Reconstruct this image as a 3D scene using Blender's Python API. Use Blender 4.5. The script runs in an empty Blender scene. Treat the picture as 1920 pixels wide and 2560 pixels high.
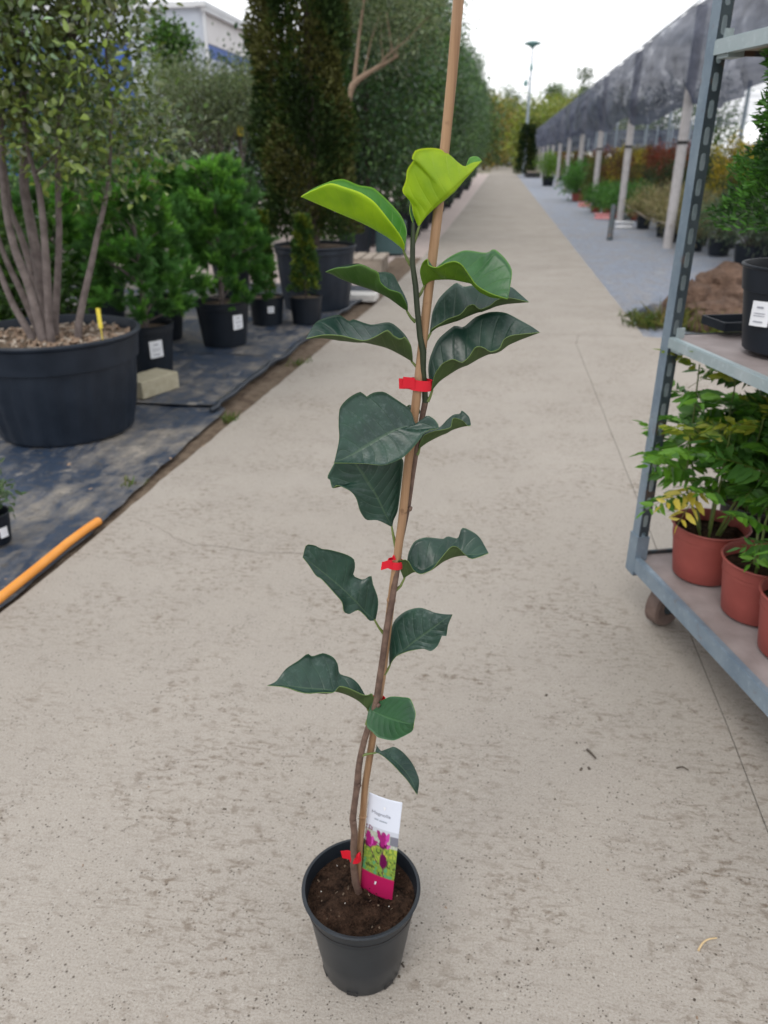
import bpy, math, random
import numpy as np
from mathutils import Vector, noise

SC = bpy.context.scene
COL = SC.collection
R = math.radians
random.seed(7)

# ------------------------------------------------------------------ camera
F, CX, CY, H = 1660.0, 829.5, 1106.0, 1.35          # focal length and centre for a 1659x2212 frame, eye height
PITCH = math.atan((1106 - 338) / F)
YAW = math.atan(((1085 - CX) / F) / (math.cos(PITCH) + ((CY - 338) / F) * math.sin(PITCH)))
cam_data = bpy.data.cameras.new('camera')
cam = bpy.data.objects.new('camera', cam_data)
COL.objects.link(cam)
cam.location = (0, 0, H)
cam.rotation_euler = (R(90) - PITCH, 0, YAW)
cam_data.sensor_fit = 'VERTICAL'
cam_data.sensor_height = 24.0
cam_data.lens = 24.0 * F / 2212.0
cam_data.clip_start = 0.02
cam_data.clip_end = 3000
cam_data.dof.use_dof = True
cam_data.dof.focus_distance = 1.02
cam_data.dof.aperture_fstop = 3.6
SC.camera = cam

# ------------------------------------------------------------------ sky, sun, exposure
SUN_EL, SUN_AZ = R(52), R(200)
world = bpy.data.worlds.new('World')
SC.world = world
world.use_nodes = True
wn = world.node_tree
wn.nodes.clear()
def wnode(t, **k):
    n = wn.nodes.new(t)
    for a, b in k.items(): setattr(n, a, b)
    return n
w_out = wnode('ShaderNodeOutputWorld')
w_bg = wnode('ShaderNodeBackground')
w_sky = wnode('ShaderNodeTexSky', sky_type='NISHITA', sun_disc=False)
w_sky.sun_elevation = SUN_EL
w_sky.sun_rotation = SUN_AZ
w_sky.air_density = 1.0
w_sky.dust_density = 2.0
w_scale = wnode('ShaderNodeVectorMath', operation='SCALE')
w_scale.inputs['Scale'].default_value = 0.8
wn.links.new(w_sky.outputs[0], w_scale.inputs[0])
w_tc = wnode('ShaderNodeTexCoord')
w_map = wnode('ShaderNodeMapping')
w_map.inputs['Scale'].default_value = (2.2, 2.2, 7.0)
w_map.inputs['Location'].default_value = (0.35, 0.1, 0.25)
wn.links.new(w_tc.outputs['Generated'], w_map.inputs[0])
w_noise = wnode('ShaderNodeTexNoise')
w_noise.inputs['Scale'].default_value = 1.6
w_noise.inputs['Detail'].default_value = 6.0
w_noise.inputs['Roughness'].default_value = 0.55
wn.links.new(w_map.outputs[0], w_noise.inputs['Vector'])
w_ramp = wnode('ShaderNodeValToRGB')
w_ramp.color_ramp.elements[0].position = 0.36
w_ramp.color_ramp.elements[0].color = (0.30, 0.30, 0.30, 1)
w_ramp.color_ramp.elements[1].position = 0.50
w_ramp.color_ramp.elements[1].color = (1, 1, 1, 1)
wn.links.new(w_noise.outputs[0], w_ramp.inputs[0])
w_mix = wnode('ShaderNodeMix', data_type='RGBA')
wn.links.new(w_ramp.outputs[0], w_mix.inputs[0])
wn.links.new(w_scale.outputs[0], w_mix.inputs[6])
w_mix.inputs[7].default_value = (12.2, 12.3, 12.6, 1)       # the bright cloud deck, in the sky's own units
wn.links.new(w_mix.outputs[2], w_bg.inputs[0])
w_bg.inputs[1].default_value = 0.10
wn.links.new(w_bg.outputs[0], w_out.inputs[0])

sun_data = bpy.data.lights.new('sun', 'SUN')
sun_data.energy = 0.9
sun_data.angle = R(25)
sun_data.color = (1.0, 0.96, 0.9)
sun = bpy.data.objects.new('sun', sun_data)
COL.objects.link(sun)
sun.rotation_euler = (R(90) - SUN_EL, 0, R(180) - SUN_AZ + R(0))
SC.view_settings.view_transform = 'Standard'
SC.view_settings.look = 'None'
SC.view_settings.exposure = 0.32
SC.view_settings.gamma = 1.0
SC.view_settings.use_curve_mapping = False
SC.cycles.max_bounces = 5
SC.cycles.diffuse_bounces = 3
SC.cycles.glossy_bounces = 2
SC.cycles.transmission_bounces = 3
SC.cycles.transparent_max_bounces = 8

# ------------------------------------------------------------------ geometry helpers
def ray(x, y):
    u = (x - CX) / F; v = (CY - y) / F
    a = math.cos(PITCH) + v * math.sin(PITCH)
    c, s = math.cos(YAW), math.sin(YAW)
    return (u * c - a * s, u * s + a * c, -math.sin(PITCH) + v * math.cos(PITCH))
KS = 1659.0 / 1920.0
def at(px, py, D):
    """point at heading distance D metres, seen at (px, py) of the 1920x2560 photograph"""
    d = ray(px * KS, py * KS)
    c, s = math.cos(YAW), math.sin(YAW)
    t = D / (-d[0] * s + d[1] * c)
    return Vector((d[0] * t, d[1] * t, H + d[2] * t))
def from_head(lat, D, z=0.0):
    c, s = math.cos(YAW), math.sin(YAW)
    return Vector((lat * c - D * s, lat * s + D * c, z))

def new_obj(name, mesh, parent=None):
    o = bpy.data.objects.new(name, mesh)
    COL.objects.link(o)
    if parent is not None: o.parent = parent
    return o
def empty(name, loc=(0, 0, 0), rz=0.0):
    o = bpy.data.objects.new(name, None)
    COL.objects.link(o)
    o.location = loc
    o.rotation_euler = (0, 0, rz)
    o.empty_display_size = 0.1
    return o
def tag(o, label=None, cat=None, group=None, kind=None):
    if label: o['label'] = label
    if cat: o['category'] = cat
    if group: o['group'] = group
    if kind: o['kind'] = kind
    return o
def copy_tree(o, parent=None):
    c = o.copy()
    COL.objects.link(c)
    c.parent = parent
    for ch in list(o.children):
        copy_tree(ch, c)
    return c

class MB:
    """collects faces for one mesh object"""
    def __init__(self):
        self.v = []; self.f = []; self.m = []
    def add(self, vs, fs, mi=0):
        b = len(self.v)
        self.v.extend([tuple(p) for p in vs])
        for f in fs:
            self.f.append(tuple(i + b for i in f)); self.m.append(mi)
        return self
    def box(self, c, s, ax=None, mi=0, taper=0.0):
        """centre, full size, optional 3 axes"""
        ax = ax or (Vector((1, 0, 0)), Vector((0, 1, 0)), Vector((0, 0, 1)))
        c = Vector(c); vs = []
        for k in (-.5, .5):
            q = 1 - taper * (k + .5)
            for i, j in ((-.5, -.5), (.5, -.5), (.5, .5), (-.5, .5)):
                vs.append(c + ax[0] * (i * s[0] * q) + ax[1] * (j * s[1] * q) + ax[2] * (k * s[2]))
        return self.add(vs, [(3, 2, 1, 0), (4, 5, 6, 7), (0, 1, 5, 4), (1, 2, 6, 5), (2, 3, 7, 6), (3, 0, 4, 7)], mi)
    def tube(self, pts, rad, n=8, mi=0, cap=True):
        pts = [Vector(p) for p in pts]
        if not hasattr(rad, '__len__'): rad = [rad] * len(pts)
        vs, fs = [], []
        up = None
        for i, p in enumerate(pts):
            t = (pts[min(i + 1, len(pts) - 1)] - pts[max(i - 1, 0)])
            t = t.normalized() if t.length > 1e-9 else Vector((0, 0, 1))
            if up is None:
                up = t.orthogonal().normalized()
            up = (up - t * up.dot(t))
            up = up.normalized() if up.length > 1e-6 else t.orthogonal().normalized()
            sd = t.cross(up)
            for k in range(n):
                a = 2 * math.pi * k / n
                vs.append(p + (up * math.cos(a) + sd * math.sin(a)) * rad[i])
        for i in range(len(pts) - 1):
            for k in range(n):
                a = i * n + k; b = i * n + (k + 1) % n
                fs.append((a, b, b + n, a + n))
        if cap:
            fs.append(tuple(reversed(range(n))))
            fs.append(tuple(range((len(pts) - 1) * n, len(pts) * n)))
        return self.add(vs, fs, mi)
    def lathe(self, prof, n=32, c=(0, 0, 0), mi=0, fn=None):
        """prof: (r, z) list from the outside base up, over the rim and down inside"""
        vs, fs = [], []
        for (r, z) in prof:
            for k in range(n):
                a = 2 * math.pi * k / n
                q = r if fn is None else fn(r, z, a)
                vs.append((c[0] + q * math.cos(a), c[1] + q * math.sin(a), c[2] + z))
        for i in range(len(prof) - 1):
            for k in range(n):
                a = i * n + k; b = i * n + (k + 1) % n
                fs.append((a, b, b + n, a + n))
        fs.append(tuple(reversed(range(n))))
        return self.add(vs, fs, mi)
    def build(self, name, mat, parent=None, smooth=0):
        me = bpy.data.meshes.new(name)
        me.from_pydata(self.v, [], self.f)
        for m in (mat if isinstance(mat, (list, tuple)) else [mat]): me.materials.append(m)
        if any(self.m): me.polygons.foreach_set('material_index', self.m)
        if smooth:
            me.polygons.foreach_set('use_smooth', [True] * len(me.polygons))
            if smooth < 180: me.set_sharp_from_angle(angle=R(smooth))
        me.update()
        return new_obj(name, me, parent)

def catmull(pts, n):
    P = np.array(pts, float)
    d = np.r_[0, np.cumsum(np.sqrt(((P[1:] - P[:-1])[:, :2] ** 2).sum(1)) + 1e-6)]
    t = d / d[-1]
    out = np.zeros((n, P.shape[1]))
    for k, u in enumerate(np.linspace(0, 1, n)):
        i = min(max(np.searchsorted(t, u, side='right') - 1, 0), len(P) - 2)
        w = (u - t[i]) / (t[i + 1] - t[i])
        p0 = P[max(i - 1, 0)]; p1 = P[i]; p2 = P[i + 1]; p3 = P[min(i + 2, len(P) - 1)]
        m1 = (p2 - p0) * 0.42; m2 = (p3 - p1) * 0.42
        out[k] = (2 * w**3 - 3 * w**2 + 1) * p1 + (w**3 - 2 * w**2 + w) * m1 + (-2 * w**3 + 3 * w**2) * p2 + (w**3 - w**2) * m2
    return out

# ------------------------------------------------------------------ materials
class MT:
    def __init__(self, name):
        self.mat = bpy.data.materials.new(name)
        self.mat.use_nodes = True
        self.t = self.mat.node_tree
        self.b = self.t.nodes['Principled BSDF']
        self.out = self.t.nodes['Material Output']
        self._tc = None
    def n(self, typ, **k):
        x = self.t.nodes.new(typ)
        for a, b in k.items(): setattr(x, a, b)
        return x
    def l(self, a, b): self.t.links.new(a, b)
    def coord(self, which='Object', scale=(1, 1, 1)):
        if self._tc is None: self._tc = self.n('ShaderNodeTexCoord')
        m = self.n('ShaderNodeMapping')
        m.inputs['Scale'].default_value = scale
        self.l(self._tc.outputs[which], m.inputs[0])
        return m.outputs[0]
    def noise(self, scale, detail=4, rough=.55, vec=None, dist=0.0):
        x = self.n('ShaderNodeTexNoise')
        x.inputs['Scale'].default_value = scale
        x.inputs['Detail'].default_value = detail
        x.inputs['Roughness'].default_value = rough
        x.inputs['Distortion'].default_value = dist
        self.l(vec if vec is not None else self.coord(), x.inputs['Vector'])
        return x.outputs[0]
    def ramp(self, fac, stops):
        x = self.n('ShaderNodeValToRGB')
        e = x.color_ramp.elements
        while len(e) < len(stops): e.new(0.5)
        for i, (p, c) in enumerate(stops):
            e[i].position = p
            e[i].color = (c, c, c, 1) if not hasattr(c, '__len__') else (*c[:3], 1)
        self.l(fac, x.inputs[0])
        return x.outputs[0]
    def mix(self, fac, a, b, mode='MIX'):
        x = self.n('ShaderNodeMix', data_type='RGBA', blend_type=mode)
        for sock, val in ((0, fac), (6, a), (7, b)):
            if isinstance(val, (int, float)): x.inputs[sock].default_value = val
            elif hasattr(val, '__len__'): x.inputs[sock].default_value = (*val[:3], 1)
            else: self.l(val, x.inputs[sock])
        return x.outputs[2]
    def math(self, op, a, b=None, c=None):
        x = self.n('ShaderNodeMath', operation=op)
        for i, v in enumerate((a, b, c)):
            if v is None: continue
            if isinstance(v, (int, float)): x.inputs[i].default_value = v
            else: self.l(v, x.inputs[i])
        return x.outputs[0]
    def bump(self, h, strength=.3, dist=.01):
        x = self.n('ShaderNodeBump')
        x.inputs['Strength'].default_value = strength
        x.inputs['Distance'].default_value = dist
        self.l(h, x.inputs['Height'])
        self.l(x.outputs[0], self.b.inputs['Normal'])
        return x.outputs[0]
    def set(self, col=None, rough=None, metal=None, spec=None):
        if col is not None:
            if hasattr(col, '__len__'): self.b.inputs['Base Color'].default_value = (*col[:3], 1)
            else: self.l(col, self.b.inputs['Base Color'])
        if rough is not None:
            if isinstance(rough, (int, float)): self.b.inputs['Roughness'].default_value = rough
            else: self.l(rough, self.b.inputs['Roughness'])
        if metal is not None: self.b.inputs['Metallic'].default_value = metal
        if spec is not None: self.b.inputs['Specular IOR Level'].default_value = spec
        return self
M = {}
def simple(name, c1, c2, scale=20, rough=.6, bump=.15, bdist=.004, metal=0, spec=.5, detail=5):
    m = MT(name)
    f = m.noise(scale, detail)
    m.set(m.mix(m.ramp(f, [(.3, 0.0), (.7, 1.0)]), c1, c2), rough, metal, spec)
    if bump: m.bump(m.noise(scale * 4, 3), bump, bdist)
    M[name] = m.mat
    return m.mat

# concrete of the path: brushed across, pitted, stained
def make_concrete():
    m = MT('concrete')
    big = m.noise(0.8, 4, .6)
    mid = m.noise(6.0, 5, .65)
    brush = m.noise(1.0, 5, .68, m.coord('Object', (24, 78, 1)), .6)
    brush2 = m.noise(1.0, 4, .65, m.coord('Object', (60, 300, 1)))
    fine = m.noise(230, 3, .65)
    col = m.mix(m.ramp(big, [(.3, 0.0), (.7, 1.0)]), (.300, .268, .230), (.378, .343, .300))
    col = m.mix(m.math('MULTIPLY', m.ramp(mid, [(.35, 0.0), (.75, 1.0)]), .45), col, (.30, .27, .24))
    col = m.mix(m.math('MULTIPLY', m.ramp(fine, [(.40, 0.0), (.72, 1.0)]), .38), col, (.50, .47, .435))
    col = m.mix(m.math('MULTIPLY', m.ramp(fine, [(.28, 1.0), (.46, 0.0)]), .45), col, (.18, .15, .125))
    # brown streaks in the brush grooves, gathered in patches
    patch = m.ramp(m.noise(2.6, 5, .65), [(.42, .05), (.64, 1.0)])
    st = m.ramp(brush, [(.51, 0.0), (.66, 1.0)])
    col = m.mix(m.math('MULTIPLY', m.math('MULTIPLY', patch, st), .85), col, (.135, .10, .07))
    st2 = m.ramp(brush2, [(.5, 0.0), (.75, 1.0)])
    col = m.mix(m.math('MULTIPLY', st2, .36), col, (.235, .205, .175))
    # rounder brown stains and small dark pits
    spot = m.ramp(m.noise(34, 3, .6), [(.56, 0.0), (.67, 1.0)])
    col = m.mix(m.math('MULTIPLY', m.math('MULTIPLY', spot, patch), .8), col, (.15, .115, .085))
    vor = m.n('ShaderNodeTexVoronoi')
    vor.inputs['Scale'].default_value = 62
    m.l(m.coord(), vor.inputs['Vector'])
    pits = m.ramp(vor.outputs['Distance'], [(.07, 1.0), (.19, 0.0)])
    gate = m.ramp(m.noise(9, 3), [(.40, 0.0), (.54, 1.0)])
    vor2 = m.n('ShaderNodeTexVoronoi')
    vor2.inputs['Scale'].default_value = 120
    m.l(m.coord(), vor2.inputs['Vector'])
    pits2 = m.ramp(vor2.outputs['Distance'], [(.10, 1.0), (.24, 0.0)])
    gate2 = m.ramp(m.noise(21, 4, .6), [(.47, 0.0), (.60, 1.0)])
    pit = m.math('MAXIMUM', m.math('MULTIPLY', pits, gate), m.math('MULTIPLY', pits2, gate2))
    col = m.mix(m.math('MULTIPLY', pit, .85), col, (.07, .055, .04))
    lite = m.ramp(m.noise(95, 4, .65), [(.60, 0.0), (.72, 1.0)])
    col = m.mix(m.math('MULTIPLY', lite, .5), col, (.52, .49, .45))
    m.set(col, .88, 0, .25)
    hgt = m.math('SUBTRACT', m.math('ADD', m.math('MULTIPLY', brush, .8), m.math('MULTIPLY', fine, .6)), pit)
    m.bump(hgt, .5, .005)
    M['concrete'] = m.mat
make_concrete()

def make_fabric(name, base, dirt, amount, rough):
    m = MT(name)
    p = m.noise(1.7, 7, .68, dist=.8)
    p2 = m.noise(9, 5, .65)
    st = m.noise(1.0, 5, .65, m.coord('Object', (9, 2.2, 1)), .5)
    mixv = m.math('ADD', m.math('ADD', m.math('MULTIPLY', p, .5), m.math('MULTIPLY', p2, .2)), m.math('MULTIPLY', st, .3))
    f = m.ramp(mixv, [(.50 - amount, 0.0), (.62 - amount, 1.0)])
    tint = m.mix(m.noise(14, 4), base, tuple(c * 2.2 for c in base))
    col = m.mix(m.math('MULTIPLY', f, .85), tint, dirt)
    col = m.mix(m.math('MULTIPLY', m.ramp(m.noise(26, 4, .65), [(.54, 0.0), (.66, 1.0)]), .7), col, tuple(c * .35 for c in dirt))
    col = m.mix(m.math('MULTIPLY', m.ramp(m.noise(5, 5, .7), [(.60, 0.0), (.68, 1.0)]), .6), col, tuple(c * 1.5 for c in dirt))
    w = m.n('ShaderNodeTexWave', wave_type='BANDS', bands_direction='X')
    w.inputs['Scale'].default_value = 120
    m.l(m.coord(), w.inputs['Vector'])
    m.set(col, m.mix(f, (rough,) * 3, (.95,) * 3), 0, .5)
    m.bump(m.math('ADD', m.math('MULTIPLY', w.outputs['Fac'], .06), m.math('ADD', m.noise(5, 5), m.math('MULTIPLY', st, .8))), .8, .035)
    M[name] = m.mat
make_fabric('weed_fabric_dark', (.016, .029, .054), (.33, .295, .25), .040, .45)
make_fabric('weed_fabric_grey', (.16, .185, .235), (.34, .335, .345), .05, .6)
simple('brown_soil', (.085, .055, .035), (.20, .15, .105), 18, .95, .8, .02)
simple('gravel_pink', (.42, .34, .31), (.55, .47, .44), 30, .9, .5, .01)
simple('far_ground', (.20, .18, .12), (.30, .27, .21), 2, .95, .3, .02)
simple('crack_dark', (.15, .125, .10), (.24, .205, .175), 60, .95, 0)
simple('black_plastic', (.006, .009, .014), (.012, .017, .026), 6, .45, .05, .002, 0, .32)
simple('dusty_black_plastic', (.006, .011, .020), (.014, .021, .034), 9, .5, .08, .003, 0, .35)
simple('old_plastic', (.007, .011, .016), (.015, .020, .026), 16, .36, .05, .001, 0, .4)
simple('green_plastic', (.03, .07, .075), (.05, .10, .105), 6, .5, .05)
simple('red_plastic', (.225, .045, .036), (.30, .068, .055), 7, .6, .06, .002)
simple('pot_inside', (.012, .012, .013), (.03, .028, .026), 20, .8, .1)
simple('tan_bark', (.20, .135, .09), (.32, .23, .165), 60, .85, .5, .004)
simple('grey_bark', (.095, .075, .070), (.20, .165, .155), 22, .9, .7, .006)
simple('dark_bark', (.045, .035, .028), (.10, .08, .065), 25, .9, .6, .006)
simple('sapling_bark', (.075, .043, .032), (.165, .105, .078), 70, .7, .35, .002)
simple('wood_weathered', (.30, .25, .20), (.42, .36, .30), 14, .85, .3)
simple('plywood', (.20, .165, .16), (.33, .285, .28), 9, .7, .2, .003)
simple('beige_stone', (.36, .32, .22), (.46, .42, .31), 25, .9, .3, .004)
simple('white_stone', (.60, .58, .55), (.72, .70, .66), 20, .85, .2)
simple('brown_rock', (.085, .050, .034), (.215, .135, .095), 9, .97, 1.0, .06, detail=9)
simple('rubber_brown', (.10, .065, .055), (.17, .12, .10), 30, .7, .2)
simple('post_concrete', (.40, .38, .38), (.52, .50, .50), 8, .85, .25)
simple('post_steel', (.22, .27, .31), (.32, .37, .41), 8, .55, .1, .004, .3)
simple('strap_black', (.01, .01, .012), (.02, .02, .022), 8, .6, 0)
simple('orange_pipe', (.72, .27, .035), (.80, .33, .06), 12, .45, .05)
simple('hose_black', (.010, .016, .026), (.02, .028, .04), 14, .4, .1)
simple('paper_white', (.70, .72, .76), (.80, .81, .84), 12, .55, 0)
simple('print_grey', (.22, .23, .27), (.34, .35, .40), 60, .6, 0)
simple('yellow_plastic', (.75, .60, .05), (.82, .68, .10), 10, .5, 0)
simple('tag_green', (.10, .30, .30), (.16, .38, .36), 10, .5, 0)
simple('pink_plastic', (.75, .25, .27), (.85, .40, .40), 10, .5, 0)
simple('wall_grey', (.36, .40, .47), (.41, .45, .51), 1.5, .6, 0)
simple('wall_cream', (.60, .59, .60), (.66, .65, .66), 1.5, .7, 0)
simple('wall_blue', (.02, .07, .28), (.03, .09, .33), 1.5, .5, 0)
simple('roof_edge', (.50, .52, .55), (.58, .60, .62), 2, .5, 0)
simple('car_paint', (.45, .52, .62), (.55, .60, .68), 2, .3, 0)
simple('dark_glass', (.012, .015, .02), (.02, .024, .03), 2, .1, 0)
simple('lamp_green', (.10, .22, .22), (.16, .30, .29), 4, .5, 0)
simple('white_bit', (.75, .73, .68), (.85, .83, .78), 40, .8, 0)
simple('twig_straw', (.50, .36, .19), (.62, .47, .27), 60, .7, 0)
simple('twig_dark', (.05, .038, .03), (.10, .08, .06), 60, .9, 0)

def make_metal(name, c1, c2, rust_amt):
    m = MT(name)
    f = m.noise(9, 5)
    col = m.mix(m.ramp(f, [(.3, 0.0), (.7, 1.0)]), c1, c2)
    sp = m.ramp(m.noise(60, 4), [(.55, 0.0), (.75, 1.0)])
    col = m.mix(m.math('MULTIPLY', sp, .35), col, tuple(c * 1.5 for c in c2))
    ru = m.ramp(m.noise(5.5, 5, .65), [(.62 - rust_amt, 0.0), (.70 - rust_amt, 1.0)])
    col = m.mix(m.math('MULTIPLY', ru, .85), col, (.16, .095, .065))
    m.set(col, .5, .35, .5)
    m.bump(m.noise(70, 3), .15, .002)
    M[name] = m.mat
make_metal('galvanised', (.15, .205, .265), (.24, .30, .355), .04)
make_metal('dark_metal', (.035, .050, .062), (.06, .08, .09), .07)
make_metal('pale_metal', (.30, .38, .40), (.42, .48, .50), -.02)

def make_soil():
    m = MT('potting_soil')
    a = m.noise(45, 6, .65); b = m.noise(160, 3, .6)
    col = m.mix(m.ramp(a, [(.35, 0.0), (.68, 1.0)]), (.009, .0055, .004), (.062, .036, .024))
    col = m.mix(m.math('MULTIPLY', m.ramp(b, [(.55, 0.0), (.75, 1.0)]), .5), col, (.10, .055, .035))
    m.set(col, .98, 0, .1)
    m.bump(m.math('ADD', a, b), .9, .006)
    M['potting_soil'] = m.mat
make_soil()
simple('humus', (.014, .008, .006), (.05, .028, .018), 90, .98, .3, .002, 0, .1)

def make_bamboo():
    m = MT('bamboo')
    v = m.coord('Object', (110, 110, 2.5))
    g = m.noise(1.0, 4, .6, v)
    col = m.mix(m.ramp(g, [(.3, 0.0), (.7, 1.0)]), (.21, .115, .058), (.38, .235, .130))
    col = m.mix(m.math('MULTIPLY', m.ramp(m.noise(7, 4), [(.5, 0.0), (.75, 1.0)]), .5), col, (.33, .21, .14))
    col = m.mix(m.math('MULTIPLY', m.ramp(m.noise(55, 2), [(.68, 0.0), (.74, 1.0)]), .6), col, (.12, .06, .03))
    m.set(col, .55, 0, .4)
    m.bump(g, .2, .002)
    M['bamboo'] = m.mat
make_bamboo()

def translucent(m, colour, fac, normal=None):
    """blend a share of light passing through the leaf"""
    tr = m.n('ShaderNodeBsdfTranslucent')
    m.l(colour, tr.inputs[0])
    if normal is not None: m.l(normal, tr.inputs['Normal'])
    mx = m.n('ShaderNodeMixShader')
    mx.inputs[0].default_value = fac
    m.l(m.b.outputs[0], mx.inputs[1]); m.l(tr.outputs[0], mx.inputs[2])
    m.l(mx.outputs[0], m.out.inputs[0])

def make_ribbon():
    m = MT('red_ribbon')
    col = m.mix(m.noise(40, 3), (.68, .012, .03), (.80, .025, .05))
    m.set(col, .4, 0, .4)
    translucent(m, col, .3)
    M['red_ribbon'] = m.mat
make_ribbon()

def make_foliage(name, rough=.5, trans=.3, spec=.4):
    m = MT(name)
    a = m.n('ShaderNodeVertexColor', layer_name='tint')
    col = m.mix(m.math('MULTIPLY', m.noise(35, 2), .5), a.outputs[0], m.mix(1.0, a.outputs[0], (.55, .6, .5), 'MULTIPLY'))
    m.set(col, rough, 0, spec)
    bright = m.mix(1.0, col, (1.5, 1.6, .7), 'MULTIPLY')
    translucent(m, bright, trans)
    M[name] = m.mat
make_foliage('foliage')
make_foliage('foliage_glossy', .34, .22, .6)
make_foliage('foliage_matt', .7, .2, .2)

def make_leaf(name, base, dark, vein, trans, tcol, rough, bloom):
    m = MT(name)
    uv = m.n('ShaderNodeUVMap')
    sep = m.n('ShaderNodeSeparateXYZ')
    m.l(uv.outputs[0], sep.inputs[0])
    u, v = sep.outputs[0], sep.outputs[1]
    av = m.math('ABSOLUTE', m.math('SUBTRACT', m.math('MULTIPLY', v, 2.0), 1.0))
    ph = m.math('FRACT', m.math('MULTIPLY', m.math('SUBTRACT', u, m.math('MULTIPLY', m.math('POWER', av, 1.25), .17)), 9.5))
    dv = m.math('ABSOLUTE', m.math('SUBTRACT', ph, .5))
    side = m.math('MULTIPLY', m.ramp(dv, [(.0, 1.0), (.085, 0.0)]), m.ramp(av, [(.75, 1.0), (.97, 0.0)]))
    rib = m.ramp(av, [(.02, 1.0), (.06, 0.0)])
    edge = m.ramp(av, [(.955, 0.0), (.985, 1.0)])
    n1 = m.noise(28, 4); n2 = m.noise(150, 4, .65)
    col = m.mix(m.ramp(n1, [(.3, 0.0), (.72, 1.0)]), dark, base)
    if bloom > 0:                                     # dusty, water-spotted film
        dust = m.ramp(n2, [(.5, 0.0), (.75, 1.0)])
        zone = m.ramp(m.noise(17, 3), [(.4, 0.0), (.65, 1.0)])
        col = m.mix(m.math('MULTIPLY', m.math('MULTIPLY', dust, zone), bloom), col, (.20, .26, .26))
    col = m.mix(m.math('MULTIPLY', side, .20), col, vein)
    col = m.mix(m.math('MULTIPLY', rib, .6), col, vein)
    col = m.mix(m.math('MULTIPLY', edge, .4), col, tuple(min(1, c * 1.7) for c in vein))
    m.set(col, m.mix(m.ramp(n1, [(.3, 0.0), (.7, 1.0)]), (rough - .07,) * 3, (rough + .10,) * 3), 0, .5)
    h = m.math('SUBTRACT', m.math('MULTIPLY', m.noise(60, 3), .25), m.math('ADD', side, rib))
    nb = m.bump(h, .32, .0012)
    tc = m.mix(1.0, col, tcol, 'MULTIPLY')
    translucent(m, tc, trans, nb)
    M[name] = m.mat
make_leaf('mature_leaf_top', (.018, .062, .040), (.008, .030, .022), (.055, .105, .058), .08, (1.2, 1.9, .6), .36, .30)
make_leaf('mature_leaf_underside', (.095, .155, .045), (.06, .105, .035), (.20, .28, .10), .38, (1.2, 1.4, .45), .6, 0)
make_leaf('young_leaf_top', (.10, .30, .035), (.05, .20, .03), (.22, .40, .08), .42, (1.7, 1.6, .35), .38, 0)
make_leaf('young_leaf_underside', (.47, .62, .018), (.30, .48, .015), (.50, .66, .05), .5, (1.6, 1.4, .15), .5, 0)
make_leaf('mid_leaf_top', (.052, .17, .048), (.03, .105, .036), (.13, .26, .07), .28, (1.4, 1.7, .5), .36, .12)
make_leaf('mid_leaf_underside', (.20, .34, .025), (.12, .25, .02), (.28, .42, .06), .45, (1.5, 1.5, .25), .5, 0)
make_leaf('green_leaf_underside', (.085, .19, .03), (.05, .13, .022), (.13, .25, .06), .40, (1.3, 1.5, .35), .5, 0)
make_leaf('deep_leaf_top', (.020, .095, .028), (.010, .052, .020), (.05, .14, .05), .10, (1.2, 1.9, .6), .40, .1)
simple('petiole_green', (.085, .13, .030), (.15, .19, .05), 60, .5, .1, .001)

def make_net(name, lo, hi):
    m = MT(name)
    a = m.noise(1.1, 4, .6, m.coord('Object', (1, 1, 3.2)), dist=.5)
    col = m.mix(m.ramp(a, [(.35, 0.0), (.7, 1.0)]), (.045, .054, .085), (.17, .19, .26))
    m.set(col, .7, 0, .3)
    tp = m.n('ShaderNodeBsdfTransparent')
    tl = m.n('ShaderNodeBsdfTranslucent')
    m.l(col, tl.inputs[0])
    mx0 = m.n('ShaderNodeMixShader'); mx0.inputs[0].default_value = .35
    m.l(m.b.outputs[0], mx0.inputs[1]); m.l(tl.outputs[0], mx0.inputs[2])
    mx = m.n('ShaderNodeMixShader')
    m.l(m.ramp(a, [(.3, lo), (.58, lo * 1.6), (.78, hi)]), mx.inputs[0])
    m.l(mx0.outputs[0], mx.inputs[1]); m.l(tp.outputs[0], mx.inputs[2])
    m.l(mx.outputs[0], m.out.inputs[0])
    M[name] = m.mat
make_net('shade_net', .10, .55)
make_net('roof_net', .42, .60)

# ------------------------------------------------------------------ foliage helpers (numpy)
RNG = np.random.default_rng(11)
def unit(a):
    return a / np.maximum(np.linalg.norm(a, axis=-1, keepdims=True), 1e-9)
def mesh_np(name, V, Fc, tints, mat, parent=None):
    """V (n,3), Fc (m,k), tints (n,3)"""
    me = bpy.data.meshes.new(name)
    k = Fc.shape[1]
    me.vertices.add(len(V)); me.vertices.foreach_set('co', V.astype(np.float32).ravel())
    me.loops.add(Fc.size); me.loops.foreach_set('vertex_index', Fc.astype(np.int32).ravel())
    me.polygons.add(len(Fc)); me.polygons.foreach_set('loop_start', np.arange(0, Fc.size, k, dtype=np.int32))
    me.update(calc_edges=True)
    ca = me.color_attributes.new('tint', 'FLOAT_COLOR', 'POINT')
    ca.data.foreach_set('color', np.c_[tints, np.ones(len(V))].astype(np.float32).ravel())
    me.materials.append(mat)
    return new_obj(name, me, parent)
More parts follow.
